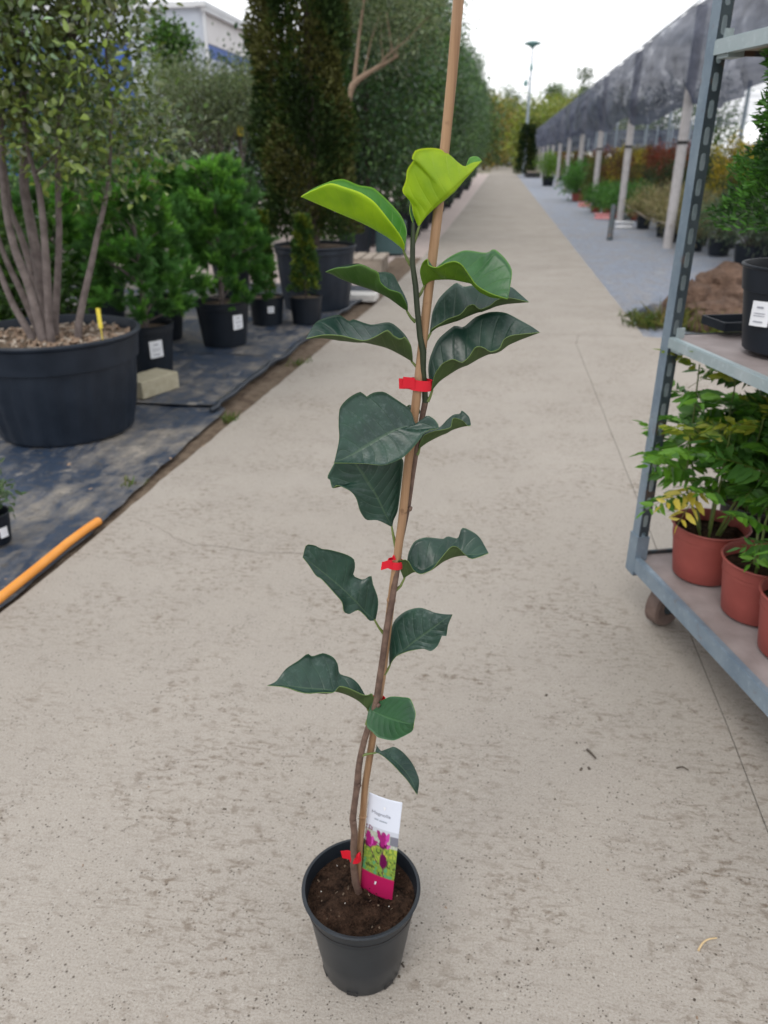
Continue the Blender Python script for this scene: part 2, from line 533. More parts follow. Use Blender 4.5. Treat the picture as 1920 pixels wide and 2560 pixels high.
def leaf_cards(P, D, L, W, C, fold=.35, droop=.1):
    """leaf blades: two quads each, folded along the midrib"""
    n = len(P)
    D = unit(D)
    up = unit(RNG.normal(0, 1, (n, 3)) + np.array([0, 0, 1.4]))
    S = unit(np.cross(D, up)); N = np.cross(S, D)
    L = L[:, None]; W = W[:, None]
    f = fold * W
    b = P
    l1 = P + D * L * .33 + S * W * .95 + N * f; l2 = P + D * L * .72 + S * W * .72 + N * (f * .8 - droop * L)
    r1 = P + D * L * .33 - S * W * .95 + N * f; r2 = P + D * L * .72 - S * W * .72 + N * (f * .8 - droop * L)
    t = P + D * L - N * droop * L * 1.6
    V = np.stack([b, l1, l2, t, r2, r1], 1).reshape(-1, 3)
    i = np.arange(n)[:, None] * 6
    Fc = np.concatenate([i + np.array([[0, 1, 2, 3]]), i + np.array([[0, 3, 4, 5]])], 0)
    return V, Fc, np.repeat(C, 6, 0)
def needle_cards(P, D, L, W, C):
    n = len(P)
    D = unit(D)
    S = unit(np.cross(D, RNG.normal(0, 1, (n, 3))))
    V = np.stack([P - S * W[:, None], P + S * W[:, None], P + D * L[:, None]], 1).reshape(-1, 3)
    Fc = np.arange(n * 3).reshape(-1, 3)
    return V, Fc, np.repeat(C, 3, 0)
def jitter(cols, n, amt=.18):
    cols = np.array(cols, float)
    c = cols[RNG.integers(0, len(cols), n)]
    return np.clip(c * (1 + RNG.normal(0, amt, (n, 1))) * (1 + RNG.normal(0, amt * .35, (n, 3))), .004, .9)
def shell_points(n, c, r, inner=.45, low=-1.0):
    d = unit(RNG.normal(0, 1, (n * 3, 3)))
    d = d[d[:, 2] > low][:n]
    q = (inner + (1 - inner) * RNG.random(len(d)) ** .6)[:, None]
    return np.array(c) + d * q * np.array(r), d
def crown(name, parent, clusters, per, crad, leaf, width, palette, mat, spread=1.0, upbias=.2, dirs=None, jit=.2):
    """leaf clumps round the given centres"""
    n = len(clusters) * per
    ctr = np.repeat(clusters, per, 0)
    off = RNG.normal(0, 1, (n, 3)) * np.array(crad) * .5
    P = ctr + off
    D = unit(off) * spread + RNG.normal(0, .5, (n, 3)) + np.array([0, 0, upbias])
    if dirs is not None: D = D + np.repeat(dirs, per, 0)
    pc = jitter(palette, len(clusters), .14)
    C = np.clip(np.repeat(pc, per, 0) * (1 + RNG.normal(0, jit, (n, 1))), .004, .9)
    L = leaf * RNG.uniform(.65, 1.25, n); W = width * RNG.uniform(.7, 1.2, n)
    V, Fc, T = leaf_cards(P, D, L, W, C)
    return mesh_np(name, V, Fc, T, M[mat], parent)
def branches(name, parent, starts, ends, r0, r1, mat, sag=.06, n=5):
    mb = MB()
    for a, b in zip(starts, ends):
        a = Vector(a); b = Vector(b)
        L = (b - a).length
        mid = (a + b) * .5 + Vector((random.uniform(-1, 1), random.uniform(-1, 1), random.uniform(-.3, 1))) * L * sag
        q = (a + mid) * .5 + Vector((random.uniform(-1, 1), random.uniform(-1, 1), 0)) * L * sag * .5
        mb.tube([a, q, mid, b], [r0, r0 * .75 + r1 * .25, (r0 + r1) / 2, r1], n)
    return mb.build(name, M[mat], parent, 60)

# ------------------------------------------------------------------ pots
def pot(parent, r_top, r_bot, h, mat='black_plastic', band=.0, n=40, ribs=0, soil_drop=.04, soil='potting_soil', bumps=.006, name='pot', seg=18):
    """a round nursery pot standing on z = 0 of its parent, with its soil"""
    lip = max(.0034, r_top * .028)
    def rad(z): return r_bot + (r_top - r_bot) * z / h
    prof = [(r_bot * .96, 0.0), (r_bot, .004)]
    if band > 0:
        zb = h - band
        prof += [(rad(zb * .33), zb * .33), (rad(zb * .66), zb * .66), (rad(zb), zb), (rad(zb) + lip * 1.1, zb + lip * .4), (r_top + lip * .4, h - lip * 2.4), (r_top + lip * 1.4, h - lip * 1.6)]
    else:
        prof += [(rad(h * .35), h * .35), (rad(h * .7), h * .7), (rad(h - lip * 2.2), h - lip * 2.2), (r_top + lip, h - lip * 1.7)]
    prof += [(r_top + lip * 1.6, h - lip * .7), (r_top + lip * 1.0, h), (r_top - lip * .2, h - lip * .1), (r_top - lip * .6, h - lip * 1.2), (r_top - lip * 1.2, h - soil_drop * 1.3)]
    fn = None
    if ribs:
        def fn(r, z, a):
            if .01 < z < h - band - .01 and r > r_bot * .9:
                return r * (1 + .030 * (1 if math.sin(a * ribs) > .1 else 0))
            return r
    o = MB().lathe(prof, n, fn=fn).build(name, M[mat], parent, 35)
    rs = r_top - lip * .9
    vs = [(0, 0, h - soil_drop)]; fs = []
    rings = 7
    for i in range(1, rings + 1):
        for k in range(seg * 2):
            a = 2 * math.pi * k / (seg * 2); q = rs * i / rings
            p = Vector((q * math.cos(a), q * math.sin(a), 0))
            vs.append((p.x, p.y, h - soil_drop + bumps * noise.noise(p * 28 + Vector((h * 50, r_top * 77, 0))) * (1 if i < rings else .2)))
    m2 = seg * 2
    for k in range(m2): fs.append((0, 1 + k, 1 + (k + 1) % m2))
    for i in range(rings - 1):
        for k in range(m2):
            a = 1 + i * m2 + k; b = 1 + i * m2 + (k + 1) % m2
            fs.append((a, a + m2, b + m2, b))
    MB().add(vs, fs).build('soil', M[soil], parent, 180)
    return o
def pot_label(parent, r, z, ang, w, h, tilt=0.0, name='price_label', lines=True):
    """a white sticker bent round the pot"""
    mb = MB(); n = 6; vs = []; fs = []
    for k in range(n + 1):
        s = (k / n - .5) * w
        a = ang + s / r
        for j in (-.5, .5):
            vs.append(((r + .003) * math.cos(a), (r + .003) * math.sin(a), z + j * h + s * tilt))
            vs.append(((r + .0015) * math.cos(a), (r + .0015) * math.sin(a), z + j * h + s * tilt))
    for k in range(n):
        a = k * 4
        fs += [(a, a + 4, a + 6, a + 2), (a + 1, a + 3, a + 7, a + 5), (a, a + 1, a + 5, a + 4), (a + 2, a + 6, a + 7, a + 3)]
    mb.add(vs, fs)
    o = mb.build(name, M['paper_white'], parent, 30)
    if lines:
        pm = MB()
        for (q, ln, th) in ((.26, .35, .07), (.02, .6, .03), (-.08, .6, .03), (-.32, .5, .05)):
            ws = []; f2 = []
            for k in range(4):
                s = (k / 3 - .5) * w * ln; a = ang + s / r
                for j in (-.5, .5):
                    ws.append(((r + .0045) * math.cos(a), (r + .0045) * math.sin(a), z + q * h + j * th * h + s * tilt))
            for k in range(3): f2.append((k * 2, k * 2 + 2, k * 2 + 3, k * 2 + 1))
            pm.add(ws, f2)
        pm.build('print_line', M['print_grey'], o)
    return o

# ================================================================== THE SETTING
def grid_sheet(name, xs_fn, y0, y1, nx, ny, z, amp, freq, mat, seed=0, parent=None, thick=0.0):
    """a laid sheet; xs_fn(y) gives its left and right edge"""
    vs, fs = [], []
    for j in range(ny + 1):
        y = y0 + (y1 - y0) * j / ny
        a, b = xs_fn(y)
        for i in range(nx + 1):
            x = a + (b - a) * i / nx
            h = amp * (noise.noise(Vector((x * freq, y * freq, seed))) + .5 * noise.noise(Vector((x * freq * 2.7, y * freq * 2.7, seed + 9)))) if amp else 0
            vs.append((x, y, z + abs(h)))
    for j in range(ny):
        for i in range(nx):
            a = j * (nx + 1) + i
            fs.append((a, a + 1, a + nx + 2, a + nx + 1))
    return MB().add(vs, fs).build(name, M[mat], parent, 180)

tag(MB().add([(-900, -60, -.06), (900, -60, -.06), (900, 1500, -.06), (-900, 1500, -.06)], [(0, 1, 2, 3)]).build('ground', M['far_ground']), kind='structure')
tag(grid_sheet('gravel_yard', lambda y: (-16, -.8), -3, 75, 4, 10, -.035, 0, 1, 'gravel_pink'), kind='structure')

EDGE = [(-3, -1.62), (1.0, -1.575), (1.94, -1.53), (2.5, -1.49), (3.0, -1.47), (4.0, -1.41), (6.0, -1.29), (8.0, -1.17), (11, -1.09), (16, -1.03), (23, -1.0), (150, -1.0)]
def left_edge(y):
    for (a, p), (b, q) in zip(EDGE[:-1], EDGE[1:]):
        if a <= y <= b: return p + (q - p) * (y - a) / (b - a)
    return EDGE[-1][1]
path = tag(MB().add([(left_edge(-2.9) + .02, -2.9, -.028), (7.9, -2.9, -.028), (7.9, 6.55, -.028), (1.23, 6.62, -.028), (1.23, 139, -.028), (-.98, 139, -.028), (-.98, 23, -.028), (-1.07, 11, -.028), (-1.27, 6, -.028), (-1.45, 3, -.028)], [tuple(range(10))]).build('concrete_path', M['crack_dark']), kind='structure')
def slab(poly, z=0.0, t=.05, rag=0):
    n = len(poly)
    vs = [(x, y, z) for x, y in poly] + [(x, y, z - t) for x, y in poly]
    fs = [tuple(range(n)), tuple(reversed(range(n, 2 * n)))] + [(i, i + n, (i + 1) % n + n, (i + 1) % n) for i in range(n)]
    return MB().add(vs, fs).build('slab', M['concrete'], path)
def edge_pts(y0, y1, step=.07):
    n = max(2, int((y1 - y0) / step))
    return [(left_edge(y0 + (y1 - y0) * k / n) + .010 * noise.noise(Vector((0, (y0 + (y1 - y0) * k / n) * 7, 3))) + .006 * noise.noise(Vector((0, (y0 + (y1 - y0) * k / n) * 31, 8))), y0 + (y1 - y0) * k / n) for k in range(n + 1)]
ys = [-2.95, 6.60] + [6.60 + 4.4 * k for k in range(1, 13)] + [140]
slab([(.66, -2.95)] + [(.666 + .004 * math.sin(y * 9), y) for y in np.arange(-2.5, 6.5, .35)] + [(.715, 6.597)] + list(reversed(edge_pts(-2.95, 6.597))))
slab([(8, -2.95), (8, 6.3), (4, 6.5), (1.9, 6.55), (1.25, 6.597), (.7178, 6.597)] + [(.6688 + .004 * math.sin(y * 9), y) for y in reversed(np.arange(-2.5, 6.5, .35))] + [(.6628, -2.95)])
for a, b in zip(ys[1:-1], ys[2:]):
    e = edge_pts(a + .004, b - .004, .25 if a < 30 else 3)
    re = [(1.245 + .012 * noise.noise(Vector((5, y * 3, 1))), y) for y in np.linspace(a + .004, b - .004, max(3, int((b - a) / .4)))]
    slab(re + list(reversed(e)))
# the hairline crack that crosses the near slab
def strip(pts, w, z, mat, name, parent):
    vs, fs = [], []
    for i, p in enumerate(pts):
        p = Vector((p[0], p[1])); t = Vector(pts[min(i + 1, len(pts) - 1)][:2]) - Vector(pts[max(i - 1, 0)][:2])
        t.normalize(); q = Vector((-t.y, t.x)); ww = w * random.uniform(.4, 1.4)
        vs += [(p.x + q.x * ww, p.y + q.y * ww, z), (p.x - q.x * ww, p.y - q.y * ww, z)]
    for i in range(len(pts) - 1): fs.append((2 * i, 2 * i + 1, 2 * i + 3, 2 * i + 2))
    return MB().add(vs, fs).build(name, M[mat], parent)
def ground_at(sx, sy, z=0.0):
    d = ray(sx, sy); t = (z - H) / d[2]
    return (d[0] * t, d[1] * t)
ck = []
for (x, y) in [(298, 1122), (318, 1128), (340, 1136), (352, 1146), (368, 1152), (380, 1164), (398, 1170), (420, 1177), (450, 1180), (480, 1181), (510, 1185), (535, 1190), (560, 1193), (590, 1195), (640, 1196), (690, 1194)]:
    p = ground_at(x, y); ck.append((p[0] + random.uniform(-.004, .004), p[1] + random.uniform(-.006, .006)))
strip(ck, .0011, .0015, 'crack_dark', 'crack', path)

soil_bed = tag(grid_sheet('soil_strip', lambda y: (left_edge(y) - .42, left_edge(y) + .03), -2, 12, 12, 160, -.028, .02, 9, 'brown_soil'), kind='structure')
def fab_edge(y): return left_edge(y) - (.030 if y < 2.6 else (.045 + (y - 2.6) * .05) if y < 4.2 else .19) - .022 * noise.noise(Vector((2, y * 2.3, 0))) - .012 * noise.noise(Vector((7, y * 9, 0)))
tag(grid_sheet('weed_fabric', lambda y: (-6.5, fab_edge(y)), -1.5, 4.26, 60, 80, -.006, .018, 2.6, 'weed_fabric_dark', 1), kind='structure')
tag(grid_sheet('weed_fabric', lambda y: (-6.5, fab_edge(y) + .015 * math.sin(y * 5)), 4.2, 5.55, 60, 30, .012, .018, 2.9, 'weed_fabric_dark', 4), kind='structure')
tag(grid_sheet('weed_fabric', lambda y: (-5.5, fab_edge(y) - .02), 5.45, 8.9, 50, 50, .018, .02, 2.4, 'weed_fabric_dark', 7), kind='structure')
tag(grid_sheet('weed_fabric', lambda y: (1.235 + .02 * noise.noise(Vector((0, y * 2, 4))), 22), 6.62, 70, 70, 200, -.012, .012, 1.5, 'weed_fabric_grey', 3), kind='structure')
tag(grid_sheet('weed_fabric', lambda y: (1.36 + .1 * math.sin(y * 9), 1.80 + .06 * math.sin(y * 14)), 7.62, 7.98, 22, 18, -.004, .075, 4.2, 'weed_fabric_dark', 12), kind='structure')
# lifted, wrinkled hem of the left fabric and the drip hose that runs along it
hm = MB()
for y0, y1 in ((4.22, 8.6),):
    pts = [(fab_edge(y) + .015 + .03 * noise.noise(Vector((3, y * 2.6, 5))), y, .03 + .012 * noise.noise(Vector((1, y * 4, 2)))) for y in np.linspace(y0, y1, 70)]
    pts = [(pts[0][0] - .02, pts[0][1] - .10, .012), (pts[0][0] + .01, pts[0][1] - .06, .02)] + pts
    hm.tube(pts, [.016 + .007 * noise.noise(Vector((0, p[1] * 5, 0))) for p in pts], 8)
tag(hm.build('drip_hose', M['hose_black'], None, 60), 'black drip hose lying along the hem of the dark ground fabric beside the path', 'hose')
op = MB()
pp = [(-1.66, .9), (-1.61, 1.4), (-1.585, 1.75), (-1.565, 1.98), (-1.553, 2.2), (-1.545, 2.4), (-1.532, 2.53), (-1.52, 2.60)]
op.tube([(x, y, .022) for x, y in pp], .0165, 14)
o = op.build('orange_pipe', M['orange_pipe'], None, 40)
MB().tube([(-1.5196, 2.602, .022), (-1.519, 2.605, .022)], .013, 12).build('pipe_bore', M['pot_inside'], o)
tag(o, 'orange plastic pipe lying along the left edge of the concrete path', 'pipe')

# ------------------------------------------------------------------ warehouse behind the trees
bx, by, bz = -10.0, 28.56, 5.81
bl = empty('warehouse', (bx, by, 0))
tag(bl, 'grey and cream warehouse with a blue lower wall, behind the trees', 'building')
MB().box((-12, .1, 5.3), (24, .2, 1.0)).build('wall_panel', M['wall_grey'], bl)
MB().box((-13.3, .12, 2.4), (21.3, .2, 4.76)).build('wall_base', M['wall_blue'], bl)
MB().box((-1.32, .12, 2.4), (2.62, .2, 4.76)).build('wall_base', M['wall_grey'], bl)
MB().box((-.1, 20.2, 5.3), (.2, 40, 1.0)).build('wall_panel', M['wall_cream'], bl)
MB().box((-.12, 20.2, 4.58), (.2, 39.95, .40)).build('wall_stripe', M['wall_blue'], bl)
MB().box((-.12, 20.2, 2.19), (.19, 39.9, 4.36)).build('wall_base', M['wall_grey'], bl)
mb = MB(); mb.box((.04, 20.0, 5.83), (.36, 40.6, .14)); mb.box((.12, 20.0, 5.70), (.16, 40.4, .12))
mb.build('gutter', M['roof_edge'], bl)
MB().box((-12, -.03, 5.84), (24.2, .2, .16)).build('roof_edge', M['roof_edge'], bl)
MB().tube([(.08, -.06, 0), (.08, -.06, 5.7)], .06, 8).build('downpipe', M['roof_edge'], bl, 60)
MB().add([(-24, 0, 5.9), (.2, 0, 5.9), (.2, 40.3, 5.9), (-12, 0, 6.35), (-12, 40.3, 6.35), (-24, 40.3, 5.9)], [(1, 2, 4, 3), (0, 3, 4, 5), (0, 1, 3)]).build('roof', M['wall_grey'], bl)
for k in range(4):
    MB().box((-5.6 - k * 2.6, -.02, 3.6), (.9, .06, 1.5)).build('white_panel', M['wall_cream'], bl)

# ------------------------------------------------------------------ shade house on the right
sh = empty('shade_house', (2.75, 13.7, 0))
tag(sh, 'long shade house of posts hung with dark grey netting beside the path', 'shade house')
YP = [-6.5] + [5.65 * k for k in range(0, 11)]
for row, (px_, rr) in enumerate(((0, .078), (4.2, .06), (8.6, .06))):
    for k, y in enumerate(YP):
        mb = MB()
        yy = y + (0 if row == 0 else 1.5)
        mb.tube([(px_, yy, -.03), (px_, yy, 3.34)], rr, 10)
        p = mb.build('post', M['post_concrete' if row == 0 else 'post_steel'], sh, 60)
        if row == 0 and k in (1, 2, 3):
            MB().tube([(px_, yy, 1.52), (px_, yy, 1.57)], rr + .006, 12).build('strap', M['strap_black'], p, 60)
def curtain():
    vs, fs = [], []
    ny, nz = 420, 16
    y0, y1 = -6.7, 58
    for j in range(ny + 1):
        y = y0 + (y1 - y0) * j / ny
        zb = 1.98 + .16 * math.sin((y / 5.65) * 2 * math.pi + 1.2) * .5 + .16 * noise.noise(Vector((y * .55, 0, 2)))
        for i in range(nz + 1):
            t = i / nz
            z = 3.34 + (zb - 3.34) * t
            x = -.10 - .16 * math.sin(math.pi * t) + (.10 + .10 * t) * noise.noise(Vector((y * 1.1 + t * 1.3, t * 1.5, 1))) + .05 * t * math.sin(y * 4.1 + 2.5 * t) + .05 * noise.noise(Vector((y * .8 - t * 2, t * 6, 5)))
            vs.append((x, y, z))
    for j in range(ny):
        for i in range(nz):
            a = j * (nz + 1) + i
            fs.append((a, a + 1, a + nz + 2, a + nz + 1))
    MB().add(vs, fs).build('side_net', M['shade_net'], sh, 180)
    vs, fs = [], []
    nx, ny = 14, 60
    for j in range(ny + 1):
        y = y0 + (y1 - y0) * j / ny
        for i in range(nx + 1):
            x = -.1 + 13 * i / nx
            vs.append((x, y, 3.34 - .12 * abs(math.sin(x / 4.3 * math.pi)) - .05 * abs(math.sin(y / 5.65 * math.pi))))
    for j in range(ny):
        for i in range(nx):
            a = j * (nx + 1) + i
            fs.append((a, a + 1, a + nx + 2, a + nx + 1))
    MB().add(vs, fs).build('roof_net', M['roof_net'], sh, 180)
    vs, fs = [], []
    for j in range(61):
        x = 13 * j / 60
        for i in range(9):
            t = i / 8
            vs.append((x, 58 + .15 * noise.noise(Vector((x, t * 2, 3))), 3.3 - 1.6 * t))
    for j in range(60):
        for i in range(8):
            a = j * 9 + i
            fs.append((a, a + 1, a + 10, a + 9))
    MB().add(vs, fs).build('end_net', M['shade_net'], sh, 180)
curtain()
mb = MB(); mb.tube([(-.1, -6.6, 3.36), (-.1, 58, 3.36)], .012, 6); mb.tube([(4.2, -6.6, 3.2), (4.2, 58, 3.2)], .012, 6)
mb.build('wire', M['post_steel'], sh)
mb = MB(); mb.tube([(-.02, -.25, .36), (0, 2.2, .30), (0, 5.5, .40)], .008, 5)
mb.build('low_cable', M['wood_weathered'], sh)
# the short dark leg braced against the second post
MB().tube([(1.98, 14.9, -.02), (2.12, 15.9, .5)], .05, 8).build('x', M['dark_metal'], None, 60)
o = bpy.data.objects['x']; o.name = 'leaning_stake'
tag(o, 'short dark stake leaning beside the pale posts of the shade house', 'stake')

# ------------------------------------------------------------------ lamp post, far car
lp = empty('lamp_post', (1.82, 70, 0)); tag(lp, 'tall slim lamp post with a wide green lamp head beyond the path', 'lamp post')
MB().tube([(0, 0, -.06), (.0, 0, 4), (.03, 0, 9.05)], [.15, .12, .05], 10).build('pole', M['post_steel'], lp, 60)
MB().lathe([(.10, 8.95), (.25, 9.1), (.62, 9.22), (.66, 9.30), (.30, 9.42), (.05, 9.46)], 16).build('lamp_head', M['lamp_green'], lp, 60)
MB().tube([(0, 0, 6.9), (-.25, 0, 6.95), (-.32, 0, 6.8)], .035, 6).build('bracket', M['lamp_green'], lp, 60)
MB().lathe([(.06, 6.35), (.16, 6.45), (.18, 6.65), (.05, 6.82)], 10, c=(-.32, 0, 0)).build('spotlight', M['lamp_green'], lp, 60)
MB().lathe([(.03, 7.35), (.14, 7.55), (.10, 7.85), (.03, 8.0)], 10, c=(.03, 0, 0)).build('lantern', M['lamp_green'], lp, 60)

car = empty('parked_car', (1.75, 133, 0)); tag(car, 'small pale blue car standing at the far end of the path', 'car')
def loft_x(secs, mat, name, parent, smooth=40):
    """secs: list of (y, [(x,z)...]) closed outlines"""
    mb = MB(); n = len(secs[0][1]); vs = []; fs = []
    for y, o_ in secs: vs += [(x, y, z) for x, z in o_]
    for i in range(len(secs) - 1):
        for k in range(n): fs.append((i * n + k, i * n + (k + 1) % n, (i + 1) * n + (k + 1) % n, (i + 1) * n + k))
    fs.append(tuple(range(n))); fs.append(tuple(reversed(range((len(secs) - 1) * n, len(secs) * n))))
    return mb.add(vs, fs).build(name, M[mat], parent, smooth)
def csec(w, z0, z1): return [(-w * .9, z0), (w * .9, z0), (w, z0 + .15), (w, z1 - .15), (w * .88, z1), (-w * .88, z1), (-w, z1 - .15), (-w, z0 + .15)]
loft_x([(-2.0, csec(.72, .35, .68)), (-1.8, csec(.82, .25, .78)), (-.9, csec(.85, .22, .95)), (1.5, csec(.85, .22, 1.0)), (2.0, csec(.78, .3, .95))], 'car_paint', 'body', car)
loft_x([(-.9, csec(.80, .9, .96 + .15)), (-.35, csec(.74, .9, 1.42)), (1.2, csec(.72, .9, 1.46)), (1.75, csec(.74, .9, 1.15))], 'car_paint', 'cabin', car)
MB().add([(-.66, -.93, 1.0), (.66, -.93, 1.0), (.58, -.43, 1.38), (-.58, -.43, 1.38)], [(0, 1, 2, 3)]).build('windscreen', M['dark_glass'], car)
for x in (-.78, .78):
    for y in (-1.3, 1.25):
        MB().tube([(x - .1, y, .31), (x + .1, y, .31)], .31, 16).build('wheel', M['strap_black'], car, 40)
    MB().box((x * .78, -1.92, .62), (.3, .12, .13)).build('headlight', M['white_bit'], car)

# ------------------------------------------------------------------ rocks, blocks, boards
def rock(name, loc, s, seed, label, cat, mat='brown_rock', group=None):
    vs, fs = [], []
    nu, nv = 28, 18
    for j in range(nv + 1):
        th = math.pi * j / nv
        for i in range(nu):
            ph = 2 * math.pi * i / nu
            d = Vector((math.sin(th) * math.cos(ph), math.sin(th) * math.sin(ph), math.cos(th)))
            q = 1 + .34 * noise.noise(d * 1.3 + Vector((seed, 0, 0))) + .20 * noise.noise(d * 3.4 + Vector((seed, 5, 0))) + .11 * noise.noise(d * 8 + Vector((seed, 9, 0)))
            vs.append((d.x * s[0] * q, d.y * s[1] * q, max(d.z * s[2] * q, -s[2] * .62)))
    for j in range(nv):
        for i in range(nu):
            a = j * nu + i; b = j * nu + (i + 1) % nu
            fs.append((a, a + nu, b + nu, b))
    o = MB().add(vs, fs).build(name, M[mat], None, 40)
    o.location = (loc[0], loc[1], loc[2] + s[2] * .60)
    return tag(o, label, cat, group)
RG = 'brown rocks heaped beside the path'
rock('rock', (2.22, 8.0, 0), (.34, .30, .26), 1, 'large rounded brown boulder at the back of the rock heap', 'rock', group=RG)
rock('rock', (1.78, 7.55, 0), (.20, .18, .21), 2, 'dark brown rock at the end of the rock heap, nearest the cart post', 'rock', group=RG)
rock('rock', (1.98, 7.2, 0), (.26, .19, .14), 3, 'flat brown rock lying in front of the large boulder', 'rock', group=RG)
rock('rock', (2.32, 7.2, 0), (.24, .2, .15), 4, 'flat brown rock behind the black pot on the cart shelf', 'rock', group=RG)
rock('rock', (1.82, 6.95, 0), (.16, .12, .10), 5, 'small brown rock among yellowish weeds in front of the heap', 'rock', group=RG)
rock('rock', (2.12, 6.85, 0), (.20, .13, .09), 6, 'low reddish brown rock at the foot of the heap', 'rock', group=RG)

a1 = R(-22)
axb = (Vector((math.cos(a1), math.sin(a1), 0)), Vector((-math.sin(a1), math.cos(a1), 0)), Vector((0, 0, 1)))
o = MB().box((-2.085, 4.42, .072), (.19, .31, .105), axb).build('paving_block', M['beige_stone'])
bv = o.modifiers.new('bevel', 'BEVEL'); bv.width = .006; bv.segments = 2
tag(o, 'beige concrete paving block lying on the dark fabric beside the large pot', 'block')
o = MB().box((-1.36, 8.0, .045), (.34, .26, .06)).build('stone_slab', M['white_stone']); tag(o, 'white stone slab at the foot of the big black yew pot', 'slab')
pl = empty('wooden_pallet', (-1.72, 10.4, 0)); tag(pl, 'weathered wooden pallet beside the path behind the big yew pot', 'pallet')
for k in range(4): MB().box((-.22 + k * .15, 0, .165), (.12, .7, .022)).build('board', M['wood_weathered'], pl)
for y in (-.3, 0, .3): MB().box((0, y, .06), (.56, .09, .18)).build('bearer', M['wood_weathered'], pl)
cb = empty('green_crate', (-1.62, 12.4, 0)); tag(cb, 'pale green plastic crate standing by the path behind the pallet', 'crate')
mb = MB(); mb.box((0, -.2, .23), (.42, .02, .46)); mb.box((0, .2, .23), (.42, .02, .46)); mb.box((-.2, 0, .23), (.02, .38, .458)); mb.box((.2, 0, .23), (.02, .38, .458)); mb.box((0, 0, .02), (.38, .38, .02))
mb.build('body', M['green_plastic'], cb)
MB().box((0, -.2, .46), (.46, .035, .03)).build('rim', M['green_plastic'], cb)

# ================================================================== THE SAPLING
D0 = .945
pc = from_head(-.040, D0)
mag = empty('potted_magnolia', pc)
tag(mag, 'young magnolia sapling with large leaves in a round black pot on the path', 'potted plant')
POT_H, POT_R = .195, .0985
pot_o = pot(mag, POT_R, .072, POT_H, 'old_plastic', 0, 72, 0, .030, bumps=.010, seg=40)
soil_o = [c for c in mag.children if c.name.startswith('soil')][0]
# scuffs and drainage slots at the foot
for k, a in enumerate((R(-95), R(-150), R(-40), R(30), R(140))):
    q = .0724
    mb = MB(); t = Vector((-math.sin(a), math.cos(a), 0)); nrm = Vector((math.cos(a), math.sin(a), 0))
    mb.box(nrm * q + Vector((0, 0, .0075)), (.020, .0012, .009), (t, nrm, Vector((0, 0, 1))))
    mb.build('drainage_slot', M['pot_inside'], pot_o)
# crumbs of bark and perlite on the soil
cr = MB()
random.seed(3)
for k in range(520):
    a = random.uniform(0, 2 * math.pi); q = .088 * math.sqrt(random.random())
    L = random.uniform(.002, .006) * (1 if k % 23 else 2.4); w = random.uniform(.0010, .0026)
    ax = Vector((random.gauss(0, 1), random.gauss(0, 1), random.gauss(0, .25))).normalized(); ay = ax.orthogonal().normalized(); az = ax.cross(ay)
    cr.box((q * math.cos(a), q * math.sin(a), POT_H - .030 + .004 + random.uniform(-.003, .003)), (L, w, w * .7), (ax, ay, az), mi=0 if random.random() < .93 else 1)
o = cr.build('bark_crumbs', [M['humus'], M['brown_soil']], soil_o); o['kind'] = 'stuff'
pm = MB()
for k in range(6):
    a = random.uniform(0, 2 * math.pi); q = .085 * math.sqrt(random.random()); s = random.uniform(.0008, .0019)
    pm.box((q * math.cos(a), q * math.sin(a), POT_H - .030 + .006), (s, s * 1.3, s))
o = pm.build('perlite', M['white_bit'], soil_o); o['kind'] = 'stuff'

def rel(p): return Vector(p) - Vector(pc)
STEM = [(899, 2236, .957), (889, 2205, .953), (884, 2165, .949), (884, 2120, .946), (886, 2081, .944), (882, 2048, .943), (885, 2020, .942), (890, 1985, .941), (894, 1956, .940), (896, 1925, .938), (901, 1892, .937), (911, 1850, .936), (922, 1815, .935), (941, 1755, .934), (950, 1690, .934), (957, 1644, .934), (967, 1571, .935), (980, 1503, .937), (993, 1419, .940), (1000, 1354, .943), (1010, 1312, .946), (1019, 1265, .948), (1031, 1186, .950), (1041, 1124, .951), (1053, 1055, .950), (1063, 1005, .947), (1062, 976, .944), (1058, 924, .940), (1058, 880, .938), (1050, 842, .938), (1043, 771, .938), (1039, 715, .938), (1031, 659, .939), (1032, 602, .940), (1033, 557, .940)]
spts = [rel(at(x, y, d)) for x, y, d in STEM]
srad = [.88 * q for q in [.0078, .0074, .0070, .0066, .0064, .0066, .0062, .0060, .0066, .0060, .0058, .0056, .0056, .0060, .0056, .0054, .0056, .0052, .0050, .0052, .0046, .0050, .0044, .0043, .0042, .0046, .0042, .0041, .0048, .0042, .0040, .0040, .0037, .0034, .0022]]
mb = MB(); mb.tube(spts[:26], srad[:26], 12); mb.build('stem', M['sapling_bark'], mag, 80)
simple('green_stem', (.013, .022, .010), (.028, .042, .018), 45, .5, .15, .001)
mb = MB(); mb.tube(spts[25:], [r * .98 for r in srad[25:]], 12); mb.build('shoot', M['green_stem'], mag, 80)
mb = MB()
for i in (5, 8, 13, 21):
    mb = MB(); p = spts[i]; mb.tube([p + Vector((.003, -.004, -.003)), p + Vector((.0055, -.0062, .001))], [.0035, .0022], 8)
    mb.build('bud_scar', M['sapling_bark'], mag, 80)

